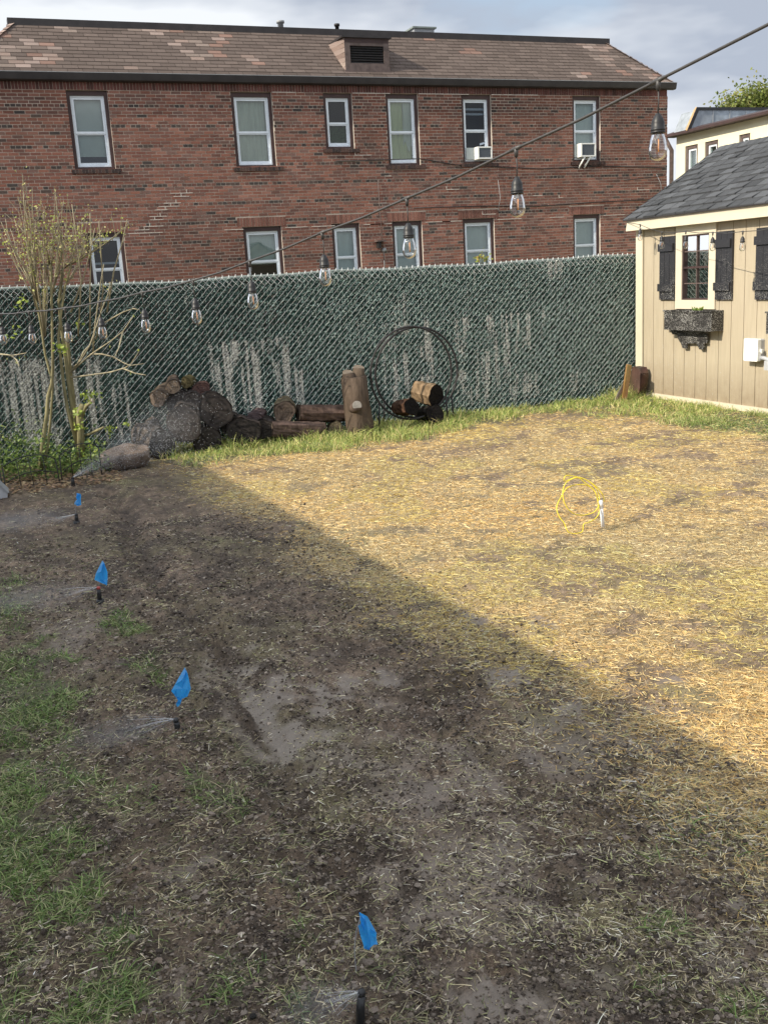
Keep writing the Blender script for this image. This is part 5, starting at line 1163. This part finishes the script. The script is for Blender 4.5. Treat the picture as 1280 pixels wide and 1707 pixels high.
def flag(org, sc, outline, crease, wirep, Y, label, bend):
    def c(p): return (org[0] + p[0] / sc, org[1] + p[1] / sc)
    base = c(wirep[0]); root = empty('marker_flag', (at(*base, Y).x, Y, 0), label, 'marker flag', 'blue marker flags along the sprinkler line')
    # triangulate around a creased spine: each outline point is pushed in depth
    pts = [at(*c(p), Y) for p in outline]; cr = [at(*c(p), Y) for p in crease]
    n_ = len(pts); mb = MB(); vs = []
    cen = sum(cr, Vector()) / len(cr)
    for i, p in enumerate(pts): vs.append(p + Vector((0, bend[i % len(bend)], 0)))
    k0 = len(vs)
    for i, p in enumerate(pts):
        q = min(cr, key=lambda w: (w - p).length); vs.append((p + q) / 2 + Vector((0, bend[(i + 1) % len(bend)] * .5 - .006, 0)))
    vs2 = [q + Vector((0, -.014, 0)) for q in cr]; k1 = len(vs); vs += vs2
    fs = []
    near = [min(range(len(cr)), key=lambda w: (cr[w] - p).length) for p in pts]
    for i in range(n_):
        j = (i + 1) % n_; fs.append((i, j, k0 + j, k0 + i))
        if near[i] == near[j]: fs.append((k0 + i, k0 + j, k1 + near[i]))
        else:
            a_, b_ = near[i], near[j]; st_ = 1 if b_ > a_ else -1; ch = list(range(a_, b_ + st_, st_)); fs.append(tuple([k0 + i, k0 + j] + [k1 + q for q in ch[::-1]]))
    mb.add(vs, fs, M['flag'], smooth=False); part(mb, 'flag', root)
    mb = MB(); mb.tube([at(*c(p), Y + .004) for p in wirep], .0012, M['grey'], 5); part(mb, 'wire', root)
flag((540, 1500), 8, [(490, 205), (550, 205), (600, 260), (640, 330), (690, 430), (720, 550), (710, 590), (625, 620), (600, 690), (575, 650), (555, 695), (520, 600), (498, 500), (485, 400), (480, 300)], [(520, 240), (560, 400), (590, 500), (590, 600)], [(450, 1260), (455, 1200), (430, 950), (415, 820), (405, 650), (430, 420), (495, 215)], 2.04, 'nearest blue marker flag drooping at the bottom of the yard', [.012, -.004, .008, .015, -.006])
flag((240, 1090), 10.667, [(740, 265), (775, 350), (810, 480), (850, 650), (770, 750), (690, 830), (640, 900), (600, 970), (585, 930), (600, 820), (540, 740), (480, 660), (560, 560), (650, 430)], [(725, 330), (690, 480), (670, 600), (640, 760)], [(600, 1250), (560, 1130), (545, 980), (560, 850), (640, 600), (740, 280)], 3.9, 'blue diamond shaped marker flag with a shiny crease, second nearest', [.016, -.004, .010, .02, -.006])
flag((0, 780), 3.2, [(548, 498), (556, 508), (575, 560), (577, 598), (573, 632), (540, 612), (505, 600), (513, 570), (525, 545)], [(548, 520), (545, 560), (548, 595)], [(528, 690), (526, 640), (532, 600), (548, 500)], 5.9, 'blue triangular marker flag above the red nozzle sprinkler', [.02, -.01, .012, .022])
flag((0, 780), 3.2, [(410, 136), (430, 138), (434, 152), (432, 170), (435, 200), (415, 202), (398, 195), (402, 182), (413, 170), (405, 160)], [(420, 145), (422, 170), (415, 190)], [(404, 250), (404, 225), (402, 205), (410, 140)], 8.1, 'smallest farthest blue marker flag, twisted, near the edging', [.02, -.01, .015, .02])

# water from the sprinklers
rs2 = np.random.default_rng(5)
def spray(top, dirs, n, spread, reach, drop, rr, label, streaks=30):
    V = []; 
    t = rs2.random(n) ** .8; k = rs2.integers(0, len(dirs), n); D = np.array(dirs, float)[k]; D /= np.linalg.norm(D, axis=1)[:, None]
    D = D + rs2.normal(0, spread, (n, 3)) ; R_ = reach * t * rs2.uniform(.6, 1, n)
    P_ = np.array(top) + D * R_[:, None]; P_[:, 2] -= drop * (R_ / reach) ** 2
    kp = P_[:, 2] > .01; P_ = P_[kp]; t = t[kp]; n = len(P_)
    r = rs2.uniform(.5, 1.3, n) * rr * (.7 + .6 * t)
    V = (ico[None] * r[:, None, None] + P_[:, None]).reshape(-1, 3); Q = (np.arange(n)[:, None, None] * 12 + icf[None]).reshape(-1, 3)
    o = npmesh('water_spray', V, Q, np.ones((len(V), 3)), M['water'], smooth=True); tag(o, label, 'water spray', kind='stuff')
    mb = MB()
    for i in range(streaks):
        d = Vector(random.choice(dirs)).normalized() + Vector([random.gauss(0, spread * .8) for _ in range(3)]); l = reach * random.uniform(.10, .3); a_ = Vector(top) + d * .006
        mb.tube([a_, a_ + d * l * .5, a_ + d * l + Vector((0, 0, -drop * .05))], [.0006 * rr / .002, .0008 * rr / .002, .0003], M['mist'], 4)
    if not streaks: return
    me = mb.build('water_jet'); tag(me, label.replace('drops', 'jets'), 'water jet', kind='stuff')
mi, N_, L_, p = newmat('water_mist'); t_ = N_.new('ShaderNodeBsdfTransparent'); p.inputs['Base Color'].default_value = (.9, .93, .97, 1); mx = N_.new('ShaderNodeMixShader'); mx.inputs[0].default_value = .6
L_.new(p.outputs[0], mx.inputs[1]); L_.new(t_.outputs[0], mx.inputs[2]); L_.new(mx.outputs[0], N_['Material Output'].inputs['Surface']); M['mist'] = mi
spray(tops[0], [(-1, .1, .1), (-1, .3, .05), (-1, -.2, 0), (-.9, -.5, -.05), (-1, 0, .2)], 160, .14, .26, .06, .0006, 'fine drops flung left by the nearest sprinkler', 16)
spray(tops[1], [(-1, -.2, .05), (-1, .2, .1), (-1, -.5, 0), (-.9, 0, .25)], 160, .14, .6, .15, .0010, 'fine drops flung left from the second nearest sprinkler', 12)
spray(tops[2], [(-1, -.2, .05), (-1, .1, .08)], 160, .12, .8, .2, .0013, 'fine drops flung left from the red nozzle sprinkler', 10)
spray(tops[3], [(-1, -.2, .05), (-1, -.4, .03)], 140, .12, .8, .2, .0016, 'fine drops flung left under the farthest flag', 8)
tg = at(330, 668, 10.2); d5 = tuple((tg - tops[4])[:]); tg2 = at(240, 720, 10.1); tg3 = at(380, 690, 10.2)
spray(tops[4], [d5, tuple((tg2 - tops[4])[:]), tuple((tg3 - tops[4])[:]), tuple((at(290, 700, 10.1) - tops[4])[:])], 4200, .15, 1.8, .12, .0019, 'bright drops arcing over the log pile', 9)
s6 = atx(1085, 672, 7.55); s6.z = .06; root = empty('sprinkler', (s6.x, s6.y, 0), 'small sprinkler in the grass at the foot of the shed', 'sprinkler', 'pop up sprinklers in the yard')
mb = MB(); mb.tube([(s6.x, s6.y, -.02), (s6.x, s6.y, .05)], .016, M['plastic'], 10); part(mb, 'riser', root)
spray(s6, [(.1, -.8, .9), (.05, -.5, 1.2), (.05, -1.2, .8), (0, .1, 1)], 420, .16, 1.7, .5, .0020, 'white drops rising in front of the shed wall', 0)

# mist volumes: small closed clouds of fine spray
def mist(c_, sx_, sy_, sz_, rot, dens, label):
    bm = bmesh.new(); bmesh.ops.create_icosphere(bm, subdivisions=3, radius=1)
    for v in bm.verts: v.co.x *= sx_; v.co.y *= sy_; v.co.z *= sz_
    me = bpy.data.meshes.new('mist'); bm.to_mesh(me); bm.free()
    vm = bpy.data.materials.new('fine_mist'); vm.use_nodes = True; N_ = vm.node_tree.nodes; L_ = vm.node_tree.links; N_.remove(N_['Principled BSDF'])
    pv = N_.new('ShaderNodeVolumePrincipled'); pv.inputs['Color'].default_value = (.93, .95, .98, 1); tc_ = N_.new('ShaderNodeTexCoord')
    vl = N_.new('ShaderNodeVectorMath'); vl.operation = 'DIVIDE'; vl.inputs[1].default_value = (sx_, sy_, sz_); L_.new(tc_.outputs['Object'], vl.inputs[0])
    le = N_.new('ShaderNodeVectorMath'); le.operation = 'LENGTH'; L_.new(vl.outputs[0], le.inputs[0])
    r_ = N_.new('ShaderNodeMapRange'); r_.inputs['From Min'].default_value = 1; r_.inputs['From Max'].default_value = 0; r_.inputs['To Max'].default_value = dens; L_.new(le.outputs['Value'], r_.inputs['Value'])
    L_.new(r_.outputs[0], pv.inputs['Density']); L_.new(pv.outputs[0], N_['Material Output'].inputs['Volume']); me.materials.append(vm)
    o = bpy.data.objects.new('mist', me); COL.objects.link(o); o.location = c_; o.rotation_euler = rot; tag(o, label, 'mist', kind='stuff')
mist(at(270, 715, 9.9), .60, .25, .32, (0, -.5, 0), .42, 'fine water mist hanging before the log pile')
mist(at(185, 755, 9.75), .42, .12, .11, (0, -.62, 0), 1.1, 'thin plume of mist rising beside the flat rock')
mist(Vector(tops[3]) + Vector((-.45, -.1, .03)), .5, .3, .08, (0, 0, .1), .9, 'low mist drifting left under the farthest flag')
mist(Vector(tops[2]) + Vector((-.38, -.05, .02)), .42, .22, .07, (0, 0, .1), .9, 'low mist drifting left beside the red nozzle sprinkler')
mist(Vector(tops[1]) + Vector((-.22, -.03, .01)), .26, .15, .05, (0, 0, .1), 1.4, 'low mist drifting left of the second nearest sprinkler')
mist(Vector(tops[0]) + Vector((-.10, -.0, .0)), .12, .09, .04, (0, 0, .1), 2.4, 'small puff of mist at the nearest sprinkler')

# ------------------------------------------------------------------ yellow wire and pipe
g_ = gr(1004, 878); YP = g_.y
def cy(p, dy=0): return at(880 + p[0] / 5.82, 760 + p[1] / 5.82, YP + dy)
mb = MB()
path = [(700, 440, .0), (690, 480, 0), (640, 545, -.02), (540, 575, -.03), (450, 562, -.04), (385, 510, -.04), (345, 430, -.03), (338, 340, -.01), (365, 265, .02), (430, 222, .03), (490, 212, .03), (560, 265, .02), (640, 330, .01), (672, 420, 0), (688, 520, -.01), (685, 565, -.02), (650, 610, -.03), (590, 645, -.05), (540, 662, -.06), (520, 740, -.06), (400, 745, -.06),
        (350, 650, -.04), (310, 600, -.02), (280, 530, 0), (285, 470, .02), (320, 400, .04), (370, 320, .05), (440, 285, .05), (540, 278, .05), (600, 300, .04), (650, 350, .02), (685, 440, .01), (692, 400, .03), (655, 305, .04), (570, 235, .05), (470, 202, .05), (390, 188, .05), (355, 205, .04), (350, 245, .04), (400, 230, .07), (480, 205, .07), (560, 228, .06), (640, 280, .04), (700, 340, .03), (733, 400, .02), (736, 450, .01)]
pts = [cy((a, b), d) for a, b, d in path]; fine = []
for i in range(len(pts) - 1):      # Catmull-Rom
    p0_, p1_, p2_, p3_ = pts[max(i - 1, 0)], pts[i], pts[i + 1], pts[min(i + 2, len(pts) - 1)]
    for k in range(5):
        t_ = k / 5; fine.append(.5 * ((2 * p1_) + (p2_ - p0_) * t_ + (2 * p0_ - 5 * p1_ + 4 * p2_ - p3_) * t_ ** 2 + (3 * p1_ - p0_ - 3 * p2_ + p3_) * t_ ** 3))
mb.tube(fine, .0033, M['yellow'], 6); tag(mb.build('yellow_wire', origin=(g_.x, g_.y, 0)), 'loose coil of bright yellow wire beside the white pipe', 'wire')
pr = empty('white_pipe', (g_.x, g_.y, 0), 'short white plastic pipe standing up in the straw', 'pipe')
b_ = cy((728, 690)); t_ = cy((705, 432)); j_ = b_ + (t_ - b_) * .74
mb = MB(); mb.tube([b_ - Vector((0, 0, .03)), j_], .0115, M['pvc'], 14); part(mb, 'pipe', pr)
mb = MB(); mb.tube([j_, t_], .0135, M['pvc'], 14); part(mb, 'cap', pr); mb = MB(); mb.tube([j_ - (t_ - b_) * .012, j_ + (t_ - b_) * .015], .0145, M['greyplastic'], 14); part(mb, 'collar', pr)

# ------------------------------------------------------------------ string lights
def lights(name, label, anchors, hang, zsag=.02, r=.0045, ends=()):
    root = empty(name, anchors[0], label, 'string lights')
    pts = list(ends[0]) if ends else []
    mid = []
    for i, p in enumerate(anchors):
        mid.append(Vector(p))
        if i < len(anchors) - 1: q = (Vector(p) + Vector(anchors[i + 1])) / 2; q.z -= zsag; mid.append(q)
    pts = pts + mid + (list(ends[1]) if ends else [])
    mb = MB(); mb.tube(pts, r, M['cable'], 8); part(mb, 'cable', root)
    for i, p in enumerate(anchors):
        p = Vector(p); dx = random.uniform(-.004, .004); lx, ly = random.gauss(0, .012) * 0, 0
        mb = MB(); mb.tube([p + Vector((0, 0, .004)), p - Vector((0, 0, .03))], [.009, .007], M['cable'], 8)
        dirc = (Vector(anchors[min(i + 1, len(anchors) - 1)]) - Vector(anchors[max(i - 1, 0)])).normalized(); mb.tube([p - dirc * .03, p, p + dirc * .03], [r * 1.1, .009, r * 1.1], M['cable'], 8)
        mb.tube([p - Vector((0, 0, .02)), p + Vector((dx, 0, -.06)), p - Vector((0, 0, hang))], .0025, M['cable'], 6)
        c_ = p - Vector((0, 0, hang))
        mb.lathe([(0, .0), (.006, -.001), (.010, -.006), (.0185, -.020), (.021, -.030), (.021, -.046), (.0235, -.048), (.0235, -.053), (.021, -.0545), (.0235, -.056), (.0235, -.061), (.016, -.061)], M['plastic'], c_, 16)
        s_ = part(mb, 'socket', root)
        mb = MB(); mb.lathe([(.015, -.058), (.020, -.066), (.0255, -.083), (.0290, -.102), (.0295, -.114), (.0265, -.129), (.019, -.139), (.009, -.144), (0, -.1455)], M['bulb'], c_, 18); part(mb, 'bulb', s_)
        mb = MB(); mb.tube([c_ + Vector((.003, 0, -.075)), c_ + Vector((.003, 0, -.118))], .0022, M['amber'], 6); mb.tube([c_ - Vector((0, 0, .058)), c_ - Vector((0, 0, .076))], .005, M['pvc'], 6); part(mb, 'filament', s_)
    return root
hp_ = [(1097, 133), (860, 247), (678, 330), (537, 387), (416, 435), (322, 467), (237, 487), (165, 503), (108, 513), (48, 519), (0, 523)]
P0 = np.array([2.098, 2.802]); u = np.array([-.1936, .5785]); anc = []
for i, (px, py) in enumerate(hp_):
    Q_ = P0 + u * i; v = ray(px, py); t_ = np.hypot(*Q_) / np.hypot(v[0], v[1]); anc.append(Vector((v[0] * t_, v[1] * t_, H + v[2] * t_)))
for i in range(3): anc.append(anc[-1] + Vector((-.19, .58, .0)))
st0 = anc[0]; e0 = [Vector((2.75, .85, 2.85)), at(1280, 40, (st0.y * .0 + 2.42))]
v = ray(1280, 40); Q_ = P0 - u * .85; t_ = np.hypot(*Q_) / np.hypot(v[0], v[1]); pE = Vector((v[0] * t_, v[1] * t_, H + v[2] * t_))
ext = st0 + (pE - st0) * 3.2
lights('string_lights', 'black outdoor string lights with clear bulbs slung across the yard', anc, .098, .006, .0052, ([ext, pE], [anc[-1] + Vector((-.1, .3, .02))]))
a1 = Vector((7.621, 10.515, 2.155)); uu = Vector((-.133, -.599, 0)); an = []
for i in range(8): an.append(a1 + uu * i + Vector((0, 0, -.0705 * i + .0035 * i * i)))
for i, (px, py) in enumerate(((1067, 374), (1103, 386), (1143, 385), (1188, 387), (1238, 385.4))):
    v = ray(px, py); Q_ = an[i]; t_ = math.hypot(Q_.x, Q_.y) / math.hypot(v[0], v[1]); an[i] = Vector((v[0] * t_, v[1] * t_, H + v[2] * t_))
for i in range(5, 8): an[i] = an[4] + uu * (i - 4) + Vector((0, 0, .01 * (i - 4)))
lights('string_lights', 'thin black string lights hanging along the front of the tan shed', an, .045, .012, .0035, ([Vector((XF - .01, YC + .03, 2.21))], []))

# ------------------------------------------------------------------ neighbouring house beyond the left of the frame: it throws the shade over the yard
nh = empty('neighbour_house', (-10, 0, 0), 'pale sided two storey house left of the yard', 'house')
ex, eh = -6.89, 5.9
yfar = 8.75
ang_ = rad(3.2); ca, sa = math.cos(ang_), math.sin(ang_)
def rt(x, y, z):   # rotate around far corner
    dx, dy = x - ex, y - yfar; return (ex + dx * ca + dy * sa * -1 * -1, yfar - dx * sa * -1 * -1 + dy * ca, z)
def rot(x, y, z):
    dx, dy = x - ex, y - yfar; return (ex + dx * ca - dy * sa, yfar + dx * sa + dy * ca, z)
mb = MB(); bxv = [rot(ex - 8, -9, -.1), rot(ex - .3, -9, -.1), rot(ex - .3, yfar - .2, -.1), rot(ex - 8, yfar - .2, -.1), rot(ex - 8, -9, eh), rot(ex - .3, -9, eh), rot(ex - .3, yfar - .2, eh), rot(ex - 8, yfar - .2, eh)]
mb.add(bxv, [(0, 1, 5, 4), (1, 2, 6, 5), (2, 3, 7, 6), (3, 0, 4, 7)], M['farwall']); part(mb, 'wall', nh)
mb = MB(); rz = eh + .12
rv = [rot(ex, -9.3, eh), rot(ex, yfar, eh), rot(ex - 8.4, yfar, eh), rot(ex - 8.4, -9.3, eh), rot(ex, -9.3, rz), rot(ex, yfar, rz), rot(ex - 8.4, yfar, rz), rot(ex - 8.4, -9.3, rz), rot(ex - 4.2, -9.3, rz + 1.6), rot(ex - 4.2, yfar, rz + 1.6)]
mb.add(rv, [(3, 2, 1, 0), (0, 1, 5, 4), (1, 2, 6, 5), (2, 3, 7, 6), (3, 0, 4, 7), (4, 5, 9, 8), (6, 7, 8, 9), (5, 6, 9), (7, 4, 8)], M['shingle'], (.12, .11, .10)); part(mb, 'roof', nh)
